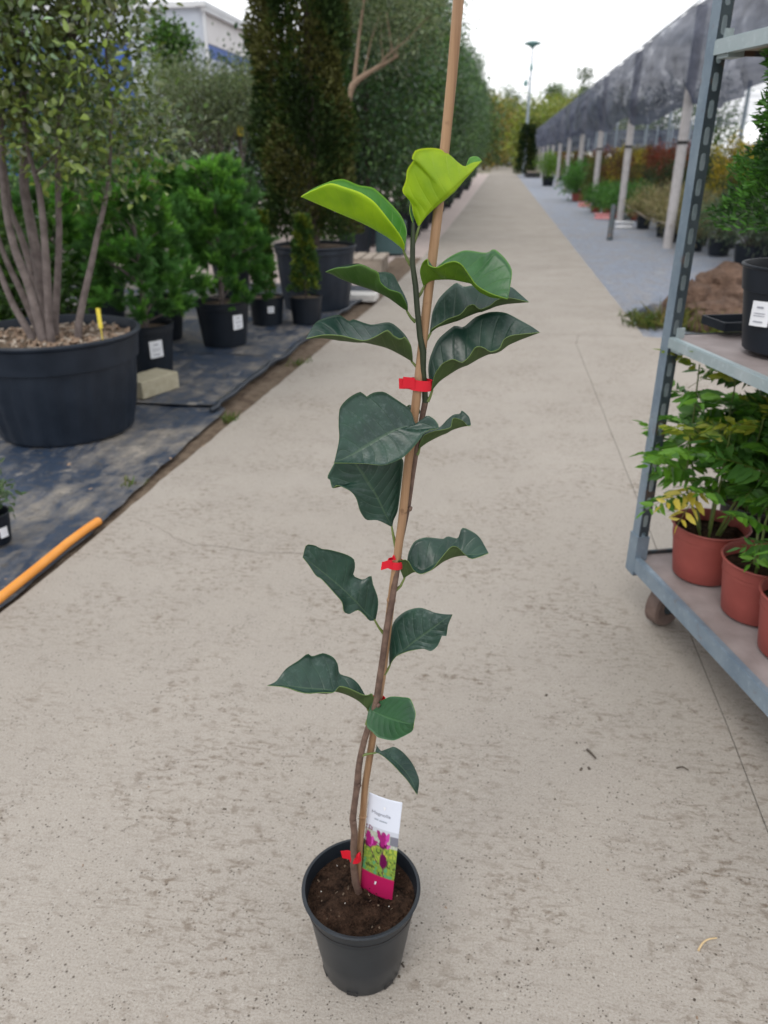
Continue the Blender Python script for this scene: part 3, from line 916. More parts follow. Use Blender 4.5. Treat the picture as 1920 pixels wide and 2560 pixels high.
def leaf(org, sc, A, Mi, B, dm, a, b, mats, hint='V', petiole=None, bulge=.25, curl=0.0, nu=40, nv=9, rip=0.0):
    """one leaf lofted through its two edges and midrib. A, Mi, B: traced points; dm: depth of the midrib at base, middle, tip;
    a, b: depth of the edges against the midrib (centimetres)"""
    def pts(L): return [(org[0] + x * sc, org[1] + y * sc) for x, y in L]
    Mi = list(Mi); A = [Mi[0]] + list(A) + [Mi[-1]]; B = [Mi[0]] + list(B) + [Mi[-1]]
    cA, cM, cB = (catmull(pts(L), nu) for L in (A, Mi, B))
    us = np.linspace(0, 1, nu)
    dM = np.interp(us, [0, .5, 1], dm) / 100
    env = np.sin(np.pi * np.clip(us, 0, 1)) ** .55
    def edge_d(k):
        k = k if hasattr(k, '__len__') else (k, k, k)
        return dM + np.interp(us, [0, .5, 1], k) / 100 * env
    dA, dB = edge_d(a), edge_d(b)
    rA = [rel(at(p[0], p[1], D0 + d)) for p, d in zip(cA, dA)]
    rM = [rel(at(p[0], p[1], D0 + d)) for p, d in zip(cM, dM)]
    rB = [rel(at(p[0], p[1], D0 + d)) for p, d in zip(cB, dB)]
    G = []
    for i in range(nu):
        row = []
        inner = ((rA[i] + rB[i]) * .5 - rM[i])
        for k in range(-nv, nv + 1):
            t = abs(k) / nv
            e = rA[i] if k < 0 else rB[i]
            p = rM[i].lerp(e, t)
            w = (e - rM[i]).length
            p = p - inner * (bulge * 4 * t * (1 - t) * .5)
            # quilted surface between the side veins
            ph = (us[i] - .17 * t ** 1.25) * 9.5
            p = p + Vector((0, -1, .35)) * (.0009 * math.cos(2 * math.pi * ph) * math.sin(math.pi * min(1, t * 1.05)) * min(1, w / .02))
            row.append(p)
        G.append(row)
    m = 2 * nv + 1
    V = [p for row in G for p in row]
    Fq = [(i * m + k, i * m + k + 1, (i + 1) * m + k + 1, (i + 1) * m + k) for i in range(nu - 1) for k in range(m - 1)]
    # vertex normals
    N = [Vector((0, 0, 0)) for _ in V]
    for f in Fq:
        nrm = (V[f[2]] - V[f[0]]).cross(V[f[3]] - V[f[1]])
        for i in f: N[i] += nrm
    # the upper side looks along the hint
    if hint == 'V':
        s = 0
        for i in range(nu):
            inner = ((rA[i] + rB[i]) * .5 - rM[i])
            s += N[i * m + nv].normalized().dot(inner) if N[i * m + nv].length else 0
    else:
        s = sum(n.dot(Vector((0, -1, .25))) for n in N)
    sg = 1 if s > 0 else -1
    mb = MB(); n0 = len(V)
    top, bot = [], []
    for p, n in zip(V, N):
        q = n.normalized() * sg * .00042 if n.length > 0 else Vector((0, 0, .0002))
        top.append(p + q); bot.append(p - q)
    mb.v = [tuple(p) for p in top + bot]
    for f in Fq:
        mb.f.append(f if sg > 0 else tuple(reversed(f))); mb.m.append(0)
        g = tuple(i + n0 for i in f)
        mb.f.append(tuple(reversed(g)) if sg > 0 else g); mb.m.append(1)
    for i in range(nu - 1):
        for k in (0, m - 1):
            a_, b_ = i * m + k, (i + 1) * m + k
            mb.f.append((a_, b_, b_ + n0, a_ + n0)); mb.m.append(1)
    o = mb.build('leaf', [M[x] for x in mats], mag, 180)
    uvl = o.data.uv_layers.new(name='UVMap')
    idx = np.empty(len(o.data.loops), np.int32); o.data.loops.foreach_get('vertex_index', idx)
    idx = idx % n0
    uv = np.c_[us[idx // m], (idx % m) / (m - 1)]
    uvl.data.foreach_set('uv', uv.astype(np.float32).ravel())
    if petiole:
        P = [rel(at(org[0] + x * sc, org[1] + y * sc, D0 + d / 100)) for x, y, d in petiole]
        b0 = rM[1]
        P[-1] = b0
        mid = [P[0]] + [P[0].lerp(P[-1], .5) + Vector((0, 0, -.002))] * (len(P) == 2) + P[1:]
        mb = MB(); mb.tube(mid, [.0026] + [.0018] * (len(mid) - 2) + [.0013], 8)
        mb.build('petiole', M['petiole_green'], o, 80)
    return o
LIME = ('young_leaf_top', 'young_leaf_underside'); MID = ('mid_leaf_top', 'mid_leaf_underside'); OLD = ('mature_leaf_top', 'mature_leaf_underside'); FRESH = ('mature_leaf_top', 'green_leaf_underside'); DEEP = ('deep_leaf_top', 'mid_leaf_underside')
z1, k1 = (740, 340), .3737
z2 = (740, 640)
z3, k3 = (740, 920), .3134
z4, k4 = (660, 1300), .3617
z5, k5 = (660, 1600), .3014
# top left, lime, keel down
leaf(z1, k1, [(725, 730), (690, 655), (600, 535), (520, 440), (430, 380), (330, 345), (230, 318), (130, 355)],
     [(722, 770), (700, 742), (600, 668), (450, 585), (300, 520), (150, 455), (70, 420), (33, 405)],
     [(735, 690), (737, 620), (700, 530), (620, 440), (520, 350), (420, 330), (320, 290), (240, 300), (120, 350)], (0, -.5, -1), -3.2, 3.2, LIME, petiole=[(770, 865, 0), (722, 770, 0)])
# top, lime, underside towards us
leaf(z1, k1, [(785, 520), (768, 440), (712, 370), (735, 300), (745, 225), (795, 150), (776, 150), (797, 98), (870, 82), (950, 86), (1020, 122), (1118, 205), (1180, 180)],
     [(820, 608), (880, 525), (940, 465), (1000, 415), (1060, 362), (1120, 300), (1180, 235), (1244, 168)],
     [(835, 560), (900, 490), (1000, 412), (1066, 345), (1100, 300), (1140, 200), (1165, 145), (1215, 140)], (0, -1.5, 0), (1.5, 1.0, 1.5), (3, 5, 3), LIME, petiole=[(786, 712, 0), (820, 608, 0)], bulge=.12)
# small rolled leaf at the shoot tip
leaf(z1, k1, [(770, 545), (760, 500), (765, 450)], [(782, 582), (775, 530), (770, 480), (770, 422)], [(792, 540), (785, 500), (778, 450)], (0, .5, 1), -.4, .6, MID, hint='C', nu=16, nv=4)
# right, bright green, folded
leaf(z1, k1, [(838, 960), (829, 900), (850, 842), (882, 822), (885, 862), (940, 880), (1000, 852), (1060, 838), (1110, 862), (1165, 940), (1210, 1000), (1300, 1052)],
     [(853, 1005), (900, 968), (960, 960), (1040, 960), (1110, 973), (1180, 990), (1240, 1038), (1320, 1078), (1416, 1090)],
     [(880, 960), (915, 900), (960, 862), (1030, 808), (1130, 766), (1260, 782), (1300, 772), (1328, 757), (1400, 820), (1444, 900), (1432, 1010)], (0, -1.5, -3), (-1, -4, -2), (1, 3.5, 1), MID, petiole=[(815, 1075, 0), (853, 1005, 0)])
# left, second tier
leaf(z2, k1, [(742, 330), (700, 250), (620, 222), (565, 175), (550, 112), (500, 85), (430, 55), (350, 72), (270, 80)],
     [(748, 370), (700, 338), (620, 280), (520, 230), (400, 190), (300, 152), (250, 125), (198, 106)],
     [(742, 300), (690, 195), (650, 125), (600, 108), (540, 108), (480, 72), (410, 50), (320, 64), (255, 78)], (0, -.5, -1.5), (-2.5, -3, -2), (3, 3, 1.5), FRESH, petiole=[(800, 440, 0), (748, 370, 0)])
# left, third tier
leaf(z2, k1, [(776, 650), (765, 590), (727, 540), (700, 556), (650, 530), (612, 496), (530, 540), (450, 566), (300, 532), (180, 528)],
     [(781, 708), (700, 660), (600, 612), (450, 577), (300, 564), (180, 548), (68, 553)],
     [(772, 610), (727, 525), (650, 455), (600, 445), (500, 460), (385, 425), (350, 436), (285, 395), (180, 420), (125, 455)], (0, -1, -2.5), (-2.5, -3.5, -1.5), (3, 4, 2.5), OLD, petiole=[(852, 772, 0), (781, 708, 0)])
# right, behind the bright one
leaf(z2, k1, [(905, 490), (955, 458), (1020, 420), (1100, 390), (1150, 335), (1190, 325), (1230, 356), (1300, 330), (1350, 291), (1430, 280)],
     [(895, 518), (950, 475), (1050, 440), (1200, 382), (1300, 345), (1400, 322), (1480, 314), (1557, 308)],
     [(900, 470), (915, 370), (960, 280), (1030, 210), (1075, 180), (1120, 206), (1200, 196), (1300, 200), (1430, 205), (1490, 248)], (0, 2, 3.5), (-1, -3, -2), (2, 3.5, 2), OLD, petiole=[(848, 585, 0), (895, 518, 0)])
# right, lowest of the upper group
leaf(z2, k1, [(915, 850), (930, 790), (980, 720), (1050, 690), (1110, 712), (1160, 670), (1200, 610), (1250, 610), (1300, 640), (1360, 620), (1390, 560), (1450, 530)],
     [(905, 905), (960, 838), (1050, 776), (1150, 720), (1300, 650), (1400, 602), (1500, 560), (1630, 511)],
     [(893, 850), (885, 750), (900, 670), (950, 560), (1040, 480), (1070, 466), (1120, 476), (1200, 410), (1300, 375), (1400, 380), (1500, 430), (1580, 475)], (0, -.5, 0), (-2, -3.5, -2), (2, 3.5, 2), OLD, petiole=[(880, 972, 0), (905, 905, 0)])
# big leaf lying in front of stem and stake
leaf(z3, k3, [(945, 440), (935, 395), (900, 322), (800, 250), (700, 190), (610, 198), (562, 228), (515, 190), (420, 238), (350, 320), (340, 450), (345, 560), (322, 680)],
     [(985, 462), (920, 468), (850, 477), (780, 502), (680, 556), (580, 612), (450, 690), (303, 758)],
     [(1045, 380), (1115, 420), (1140, 480), (1070, 492), (1015, 525), (985, 575), (900, 672), (850, 715), (770, 755), (690, 776), (560, 765), (450, 760)], (-2.0, -3, -5), (1, 2.2, .5), (-.2, -1.4, -1), OLD, hint='C', bulge=.1)
# the one below it
leaf(z3, k3, [(690, 1230), (640, 1213), (560, 1210), (510, 1140), (480, 1040), (430, 980), (330, 935), (290, 960), (270, 890), (250, 868), (300, 770), (350, 690)],
     [(768, 1270), (715, 1175), (690, 1120), (640, 1020), (585, 935), (530, 840), (480, 770), (420, 660)],
     [(775, 1220), (810, 1140), (830, 1000), (850, 830), (853, 730), (780, 690), (620, 650)], (0, -.8, -1.2), (-1, -1.5, -1), (1, 1.5, .5), OLD, hint='C', petiole=[(800, 1450, -.3), (775, 1330, -.2), (768, 1270, 0)], bulge=.1)
# greyish leaf reaching right behind the big one
leaf(z3, k3, [(985, 610), (1020, 540), (1100, 505), (1180, 490), (1235, 470), (1255, 400), (1330, 420), (1370, 462)],
     [(982, 642), (1050, 592), (1150, 540), (1200, 520), (1250, 492), (1320, 470), (1395, 456)],
     [(995, 560), (1010, 520), (1060, 498), (1150, 470), (1210, 410), (1260, 372), (1308, 366), (1325, 340), (1380, 390)], (.3, .8, 1.0), (-1, -1.6, -1), (1.5, 2.5, 1), OLD, petiole=[(965, 690, .3), (982, 642, .3)])
leaf(z3, k3, [(880, 330), (885, 305), (910, 292)], [(960, 380), (930, 345), (905, 320), (890, 300)], [(990, 360), (985, 330), (940, 300)], (1.5, 2.2, 2.5), .3, .8, OLD, hint='C', nu=14, nv=4)
# torn leaf on the left
leaf(z4, k4, [(788, 600), (785, 530), (752, 440), (740, 385), (690, 412), (650, 402), (616, 380), (628, 330), (620, 270), (560, 235), (450, 205), (400, 200), (350, 175), (292, 174)],
     [(770, 692), (700, 640), (620, 550), (500, 440), (380, 340), (310, 285), (268, 258)],
     [(730, 696), (700, 662), (650, 622), (590, 650), (552, 632), (540, 570), (500, 520), (400, 410), (360, 385), (310, 312)], (0, -1.5, -3), (1.5, 1.8, .5), (-.5, -1.6, -.5), OLD, hint='C', petiole=[(828, 785, 0), (770, 692, 0)], bulge=.15)
# right, wavy
leaf(z4, k4, [(935, 330), (918, 284), (960, 275), (995, 282), (1035, 348), (1085, 373), (1160, 342), (1215, 275), (1290, 188), (1335, 186), (1390, 240), (1440, 268)],
     [(965, 402), (1030, 362), (1100, 352), (1215, 284), (1330, 252), (1400, 244), (1470, 240), (1552, 230)],
     [(985, 330), (998, 230), (1040, 150), (1120, 120), (1240, 131), (1270, 112), (1340, 126), (1370, 55), (1430, 75), (1490, 120)], (0, 0, 1), (-1, -2.6, -1.2), (1.5, 3, 2), OLD, petiole=[(912, 484, -.2), (945, 455, -.2), (965, 402, 0)])
# right, facing up
leaf(z4, k4, [(866, 950), (872, 810), (900, 700), (980, 630), (1080, 606), (1180, 640), (1250, 652)],
     [(868, 1012), (900, 945), (960, 905), (1050, 832), (1150, 760), (1230, 700), (1302, 654)],
     [(890, 970), (925, 935), (1000, 906), (1100, 890), (1152, 906), (1200, 870), (1232, 800), (1260, 802), (1272, 730)], (0, -1, -2), (1.5, 2.5, 1.5), (-.5, -1.2, -.6), OLD, hint='C', petiole=[(832, 1065, -.2), (868, 1012, 0)], bulge=.15)
# long one on the left
leaf(z4, k4, [(762, 1265), (748, 1200), (700, 1212), (580, 1160), (520, 1150), (485, 1190), (400, 1192), (280, 1196), (150, 1156)],
     [(722, 1312), (650, 1248), (560, 1203), (450, 1178), (300, 1166), (150, 1145), (80, 1140), (24, 1145)],
     [(705, 1230), (690, 1195), (650, 1130), (600, 1090), (522, 1062), (510, 1000), (480, 950), (410, 920), (335, 942), (300, 925), (240, 970), (150, 1030), (85, 1115)], (-.2, -1, -2.5), (-1.5, -1.8, -.8), (2, 3.5, 1.5), OLD, petiole=[(748, 1345, -.3), (722, 1312, -.2)])
# round one, pointing at us
leaf(z5, k5, [(905, 512), (960, 508), (1050, 470), (1150, 474), (1212, 488), (1248, 570), (1257, 620)],
     [(872, 572), (950, 610), (1050, 650), (1150, 680), (1242, 700)],
     [(855, 640), (855, 720), (900, 762), (950, 808), (1070, 832), (1150, 802), (1230, 755)], (-1, -3.5, -6.5), (1, .8, .5), (-.6, -.8, -.5), DEEP, hint='C', petiole=[(850, 700, -1.0), (872, 572, -1)], bulge=.2)
# small one at the bottom right
leaf(z5, k5, [(935, 880), (930, 868), (960, 922), (1030, 900), (1080, 886), (1150, 930), (1220, 1010), (1262, 1090), (1286, 1170)],
     [(922, 936), (980, 940), (1060, 985), (1130, 1045), (1190, 1115), (1240, 1200), (1271, 1284)],
     [(950, 940), (1000, 972), (1070, 1035), (1130, 1100), (1185, 1160), (1235, 1230)], (-1, -2, -3.5), (1.2, 2.0, 1), (-.6, -1, -.4), OLD, hint='C', petiole=[(808, 958, -1), (860, 945, -1.2), (922, 936, -1)], bulge=.1)

# ------------------------------------------------------------------ bamboo stake
st = [(893, 2225, .966), (900, 2110, .957), (907, 2040, .953), (913, 1962, .951), (931, 1850, .948), (957, 1680, .946), (978, 1500, .943), (992, 1400, .941), (1006, 1296, .940), (1019, 1171, .939), (1039, 1014, .940), (1050, 920, .944), (1063, 800, .947), (1077, 680, .949), (1096, 520, .951), (1114, 350, .952), (1130, 190, .953), (1146, 0, .954), (1160, -170, .955)]
mb = MB()
sp = [at(x, y, d) for x, y, d in st]
mb.tube(sp, [.0056 + .0001 * (i % 3) for i in range(len(sp))], 14)
stake = mb.build('bamboo_stake', M['bamboo'], None, 80)
for k in (2, 6, 13):
    p = sp[k]; d = (sp[k + 1] - sp[k - 1]).normalized()
    MB().tube([p - d * .0035, p - d * .001, p + d * .001, p + d * .0035], [.0056, .0066, .0066, .0056], 14).build('node', M['bamboo'], stake, 80)
tag(stake, 'straight bamboo stake pushed into the magnolia pot and rising past its top', 'stake')

# ------------------------------------------------------------------ red ties
def tie(loop, flags, label, d0, rx=.0115, hgt=.0125):
    e = empty('plant_tie', (0, 0, 0))
    c = at(*loop[:2], d0)
    e.location = c
    ang = loop[2]
    rt = Vector((math.cos(YAW), math.sin(YAW), 0)); fw = Vector((-math.sin(YAW), math.cos(YAW), 0))
    upv = Vector((0, 0, 1)) * math.cos(ang) + rt * math.sin(ang); rg = rt * math.cos(ang) - Vector((0, 0, 1)) * math.sin(ang)
    vs, fs = [], []
    n = 28
    for k in range(n):
        a = 2 * math.pi * k / n
        for (q, h_) in ((1, -.5), (1, .5), (.93, .5), (.93, -.5)):
            vs.append(rg * (rx * q * math.cos(a)) + fw * (.0085 * q * math.sin(a)) + upv * (h_ * hgt))
    for k in range(n):
        j = (k + 1) % n
        for m_ in range(4): fs.append((k * 4 + m_, j * 4 + m_, j * 4 + (m_ + 1) % 4, k * 4 + (m_ + 1) % 4))
    MB().add(vs, fs).build('band', M['red_ribbon'], e, 40)
    for quad, dd in flags:
        P = [at(x, y, d0 + dd[i]) - c for i, (x, y) in enumerate(quad)]
        nr = (P[1] - P[0]).cross(P[3] - P[0]).normalized() * .0003
        mb = MB(); ns = 8; vs = []; fs = []
        for k in range(ns + 1):
            t = k / ns
            wv = fw * (.0012 * math.sin(t * 5))
            for (u, w_) in ((P[0], P[1]), (P[3], P[2])):
                q = u.lerp(w_, t) + wv
                vs += [q + nr, q - nr]
        for k in range(ns):
            b_ = k * 4
            fs += [(b_, b_ + 4, b_ + 6, b_ + 2), (b_ + 1, b_ + 3, b_ + 7, b_ + 5), (b_, b_ + 1, b_ + 5, b_ + 4), (b_ + 2, b_ + 6, b_ + 7, b_ + 3)]
        fs += [(0, 2, 3, 1), (ns * 4, ns * 4 + 1, ns * 4 + 3, ns * 4 + 2)]
        mb.add(vs, fs); mb.build('loose_end', M['red_ribbon'], e, 60)
    tag(e, label, 'plant tie', 'red ribbon ties round stem and stake')
    return e
tie((1051, 961, .10), [([(1036, 948), (997, 945), (998, 971), (1036, 974)], (-.006, .0, .0, -.006)), ([(1038, 946), (1008, 941), (1007, 968), (1037, 972)], (-.008, -.004, -.004, -.008))],
    'red ribbon tie on the upper stem, just above the big front leaf', .941, .0145, .0135)
tie((988, 1409, .08), [([(981, 1400), (955, 1404), (952, 1424), (980, 1420)], (-.008, -.002, -.002, -.008)), ([(981, 1392), (985, 1386), (990, 1398), (984, 1402)], (-.009, -.006, -.006, -.009))],
    'red ribbon tie round the middle of stem and stake, beside a wavy leaf', .941, .0108, .0115)
tie((946, 1752, .1), [], 'short red ribbon tie almost hidden by the round lower leaf', .941, .0105, .011)
tie((888, 2143, -.06), [([(876, 2128), (852, 2126), (856, 2143), (878, 2152)], (-.006, .002, .002, -.006)), ([(890, 2140), (901, 2127), (899, 2143), (888, 2154)], (-.009, -.004, -.004, -.009))],
    'red ribbon tie at the foot of the stem, just above the soil', .950, .0105, .013)

# ------------------------------------------------------------------ plant label with its printed picture
TL, TR, BR, BL = at(923, 1981, .962), at(1006, 2007, .945), at(980, 2254, .937), at(901, 2219, .965)
def label_colour(u, v):
    """u left to right, v top to bottom, both 0..1"""
    n1 = noise.noise(Vector((u * 9, v * 18, 0))); n2 = noise.noise(Vector((u * 22, v * 44, 4)))
    if v > .765: return (.42, .012, .09)
    if v < .29: return (.66, .70, .80)
    def ell(cx, cy, a, b, rot=0.0):
        dx, dy = (u - cx), (v - cy) * 2.6
        c_, s_ = math.cos(rot), math.sin(rot)
        return ((dx * c_ + dy * s_) / a) ** 2 + ((-dx * s_ + dy * c_) / b) ** 2
    pk, dk = (.30, .012, .15), (.12, .006, .06)
    for cx, cy, a, b, r_, col in ((.12, .42, .09, .19, -.2, pk), (.20, .44, .07, .15, .3, (.55, .07, .36)), (.28, .45, .07, .13, .9, pk), (.14, .47, .12, .11, 0, dk),
                                  (.44, .36, .06, .16, -.5, pk), (.55, .38, .09, .19, 0, pk), (.66, .37, .07, .17, .4, (.50, .05, .32)), (.57, .43, .13, .12, 0, dk), (.72, .44, .05, .08, .8, (.5, .08, .35)),
                                  (.62, .60, .115, .19, -.1, dk), (.56, .57, .05, .12, 0, (.22, .015, .12))):
        if ell(cx, cy, a, b, r_) < 1 + .25 * n2: return tuple(x * (1 + .3 * n2) for x in col)
    for (x0, y0, x1, y1) in ((.15, .48, .42, .63), (.58, .46, .57, .53), (.62, .66, .66, .76)):
        t = min(1, max(0, ((u - x0) * (x1 - x0) + (v - y0) * (y1 - y0)) / ((x1 - x0) ** 2 + (y1 - y0) ** 2)))
        if math.hypot(u - x0 - t * (x1 - x0), (v - y0 - t * (y1 - y0)) * 2.6) < .018: return (.10, .05, .06)
    if v < .33: return (.52, .55, .62) if u > .2 or n2 > 0 else (.2, .05, .1)
    if v < .42 and u > .75: return (.18, .18, .22)
    if v < .45: return (.40 + .2 * n2, .43 + .2 * n2, .36 + .2 * n2)
    g = .5 + n1 + .5 * n2
    if v > .62 and g > .75: return (.10, .32, .14)
    if g > .72: return (.36, .42, .06)
    if g < .18: return (.07, .11, .03)
    return (.20 + .15 * n2, .30 + .1 * n2, .05)
lb = empty('plant_label', BL)
NU, NV = 36, 92
vs, fs, cols = [], [], []
for j in range(NV + 1):
    for i in range(NU + 1):
        u, v = i / NU, j / NV
        p = TL.lerp(TR, u).lerp(BL.lerp(BR, u), v) - BL
        p = p + Vector((0, -1, 0)) * (.004 * math.sin(math.pi * v) + .0025 * math.sin(math.pi * u))
        vs.append(p); cols.append(label_colour(u, v))
for j in range(NV):
    for i in range(NU):
        a = j * (NU + 1) + i
        fs.append((a, a + NU + 1, a + NU + 2, a + 1))
m = MT('label_print')
vc = m.n('ShaderNodeVertexColor', layer_name='tint')
m.set(vc.outputs[0], .35, 0, .4)
M['label_print'] = m.mat
card = mesh_np('printed_card', np.array([tuple(p) for p in vs]), np.array(fs), np.clip(np.array(cols), 0, 1), m.mat, lb)
sol = card.modifiers.new('thickness', 'SOLIDIFY'); sol.thickness = .0007; sol.offset = -1
def on_label(u, v, lift=.0009):
    p = TL.lerp(TR, u).lerp(BL.lerp(BR, u), v) - BL
    nrm = (TR - TL).cross(BL - TL).normalized()
    if nrm.y > 0: nrm = -nrm
    return p + Vector((0, -1, 0)) * (.004 * math.sin(math.pi * v) + .0025 * math.sin(math.pi * u)) + nrm * lift
def text_on_label(body, u, v, size, mat, name='lettering'):
    cu = bpy.data.curves.new(name, 'FONT'); cu.body = body; cu.size = 1.0; cu.align_x = 'CENTER'
    tmp = bpy.data.objects.new('t', cu); COL.objects.link(tmp)
    bpy.context.view_layer.update()
    me = tmp.to_mesh()
    wid = (TR - TL).length; hei = (BL - TL).length
    V = [on_label(u + p.co.x * size / wid, v - p.co.y * size / hei) for p in me.vertices]
    Fc = [tuple(p.vertices) for p in me.polygons]
    tmp.to_mesh_clear(); bpy.data.objects.remove(tmp); bpy.data.curves.remove(cu)
    return MB().add(V, Fc).build(name, M[mat], lb)
text_on_label('Magnolia', .42, .165, .0095, 'print_grey')
mb = MB()
for (u0, u1, v) in ((.24, .36, .205), (.39, .62, .207)):
    mb.add([on_label(u0, v), on_label(u1, v), on_label(u1, v + .012), on_label(u0, v + .012)], [(0, 3, 2, 1)])
mb.build('small_print', M['wall_grey'], lb)
mb = MB()
mb.add([on_label(.47, .075), on_label(.55, .075), on_label(.51, .112)], [(0, 2, 1)])
mb.add([on_label(.43, .835), on_label(.49, .835), on_label(.46, .87), on_label(.42, .87)], [(0, 3, 2, 1)])
mb.build('emblem', M['paper_white'], lb)
tag(lb, 'upright printed card in the magnolia pot showing purple magnolia flowers above a magenta band', 'plant label')

# ================================================================== PLANT TROLLEY
TRZ = R(16.9)
CT = Vector((.470, 2.235, 0))
tr = empty('plant_trolley', CT, TRZ)
tag(tr, 'galvanised three-shelf plant trolley with slotted corner posts standing on the concrete', 'trolley')
PW, PD, TL_, TW_ = .031, .042, 1.35, .565
def slotted_post(x0, y0, mirror=1):
    """three plain sides and one slotted side; x0, y0 its outer corner"""
    mb = MB()
    z0, z1 = .155, 1.92
    s = mirror
    mb.box((x0 + .0015 * s, y0 - PD / 2, (z0 + z1) / 2), (.003, PD, z1 - z0))
    post = mb.build('post', M['galvanised'], tr)
    mb = MB()
    hw = PW / 2; pitch = .0585; cyy = y0 - PD
    cxp = x0 + hw
    nz = int((z1 - z0 - .12) / pitch)
    zb = z0 + .10
    mb.box((cxp, cyy + .0015, (z0 + zb) / 2), (PW, .003, zb - z0))
    zt = zb + nz * pitch
    mb.box((cxp, cyy + .0015, (zt + z1) / 2), (PW, .003, z1 - zt))
    ca = math.atan2(pitch / 2, hw)
    angs = sorted([ca, math.pi - ca, -ca, -math.pi + ca] + [k * math.pi / 6 + .001 for k in range(-6, 6)])
    for k in range(nz):
        zc = zb + (k + .5) * pitch
        inn, out = [], []
        for a in angs:
            c_, s_ = math.cos(a), math.sin(a)
            sw, sh_ = .0078, .0125
            q = Vector((c_ * sw, s_ * sw))
            q.y += sh_ * (1 if s_ > .02 else -1 if s_ < -.02 else 0)
            inn.append((cxp + q.x, cyy, zc + q.y))
            t = min(hw / abs(c_) if abs(c_) > 1e-6 else 9, (pitch / 2) / abs(s_) if abs(s_) > 1e-6 else 9)
            out.append((cxp + c_ * t, cyy, zc + s_ * t))
        n = len(angs)
        back = [(p[0], p[1] + .003, p[2]) for p in inn]
        fs = [(i, (i + 1) % n, n + (i + 1) % n, n + i) for i in range(n)] + [(n + i, n + (i + 1) % n, 2 * n + (i + 1) % n, 2 * n + i) for i in range(n)]
        mb.add(out + inn + back, [tuple(reversed(f)) for f in fs])
    mb.build('slotted_side', M['dark_metal'], post)
    mb = MB(); mb.box((x0 + PW / 2, y0 - PD * .5, .225), (PW + .008, PD + .008, .13))
    mb.build('socket', M['galvanised'], post)
    mb = MB(); mb.box((x0 + PW - .0015, y0 - PD / 2, (z0 + z1) / 2), (.003, PD - .008, z1 - z0 - .02))
    mb.build('inner_side', M['pale_metal'], post)
slotted_post(0, 0)
slotted_post(TW_ - PW, 0)
slotted_post(0, -TL_ + PD)
slotted_post(TW_ - PW, -TL_ + PD)
def shelf(z, deep, deckmat, railmat, name='shelf'):
    s = MB().box((TW_ / 2, -TL_ / 2, z - .012), (TW_ - .02, TL_ - .02, .012)).build(name, M[deckmat], tr)
    for x in (-.003, TW_ + .003):
        mb = MB(); sg = 1 if x < .1 else -1
        mb.box((x + .003 * sg, -TL_ / 2, z - .018), (.006, TL_ - .088, deep)); mb.box((x + .012 * sg, -TL_ / 2, z - .018 - deep / 2 + .003), (.018, TL_ - .088, .006)); mb.box((x + .010 * sg, -TL_ / 2, z - .018 + deep / 2), (.014, TL_ - .088, .005))
        mb.build('rail', M[railmat], s)
    for y in (-.004, -TL_ + .004):
        MB().box((TW_ / 2, y, z - .016), (TW_ - .095, .008, deep * .9)).build('rail', M['dark_metal'], s)
    return s
shelf(.215, .046, 'plywood', 'galvanised', 'base_shelf')
s2 = shelf(.905, .026, 'plywood', 'pale_metal')
s3 = shelf(1.60, .030, 'wood_weathered', 'pale_metal')
for s_, z in ((s2, .905), (s3, 1.60)):
    for x in (.026, TW_ - .026):
        for y in (-.070, -TL_ + .070):
            mb = MB(); mb.box((x, y, z - .03), (.04, .05, .022)); mb.box((x, y + (.022 if y > -.5 else -.022), z - .008), (.022, .006, .06))
            mb.build('bracket', M['pale_metal'], s_)
for (x, y, a) in ((.100, -.085, R(-66)), (TW_ - .09, -.09, R(20)), (.09, -TL_ + .10, R(-30)), (TW_ - .09, -TL_ + .10, R(10))):
    w = empty('wheel', (x, y, 0), a); w.parent = tr
    mb = MB(); prof = [(.030, -.022), (.060, -.026), (.0695, -.020), (.071, 0), (.0695, .020), (.060, .026), (.030, .022)]
    vs, fs = [], []; n = 32
    for (r_, q) in prof:
        for k in range(n):
            t = 2 * math.pi * k / n; vs.append((q, r_ * math.cos(t), .070 + r_ * math.sin(t)))
    for i in range(len(prof) - 1):
        for k in range(n): fs.append((i * n + k, i * n + (k + 1) % n, (i + 1) * n + (k + 1) % n, (i + 1) * n + k))
    mb.add(vs, fs); mb.build('tyre', M['rubber_brown'], w, 35)
    MB().tube([(-.021, 0, .070), (.021, 0, .070)], .028, 20).build('hub', M['dark_metal'], w, 40)
    mb = MB(); mb.box((-.030, .008, .112), (.004, .035, .095)); mb.box((.030, .008, .112), (.004, .035, .095)); mb.box((0, .012, .160), (.066, .06, .008)); mb.tube([(-.033, 0, .070), (.033, 0, .070)], .006, 10)
    mb.build('fork', M['dark_metal'], w)
def on_trolley(wx, wy, z):
    return Vector((wx, wy, z))

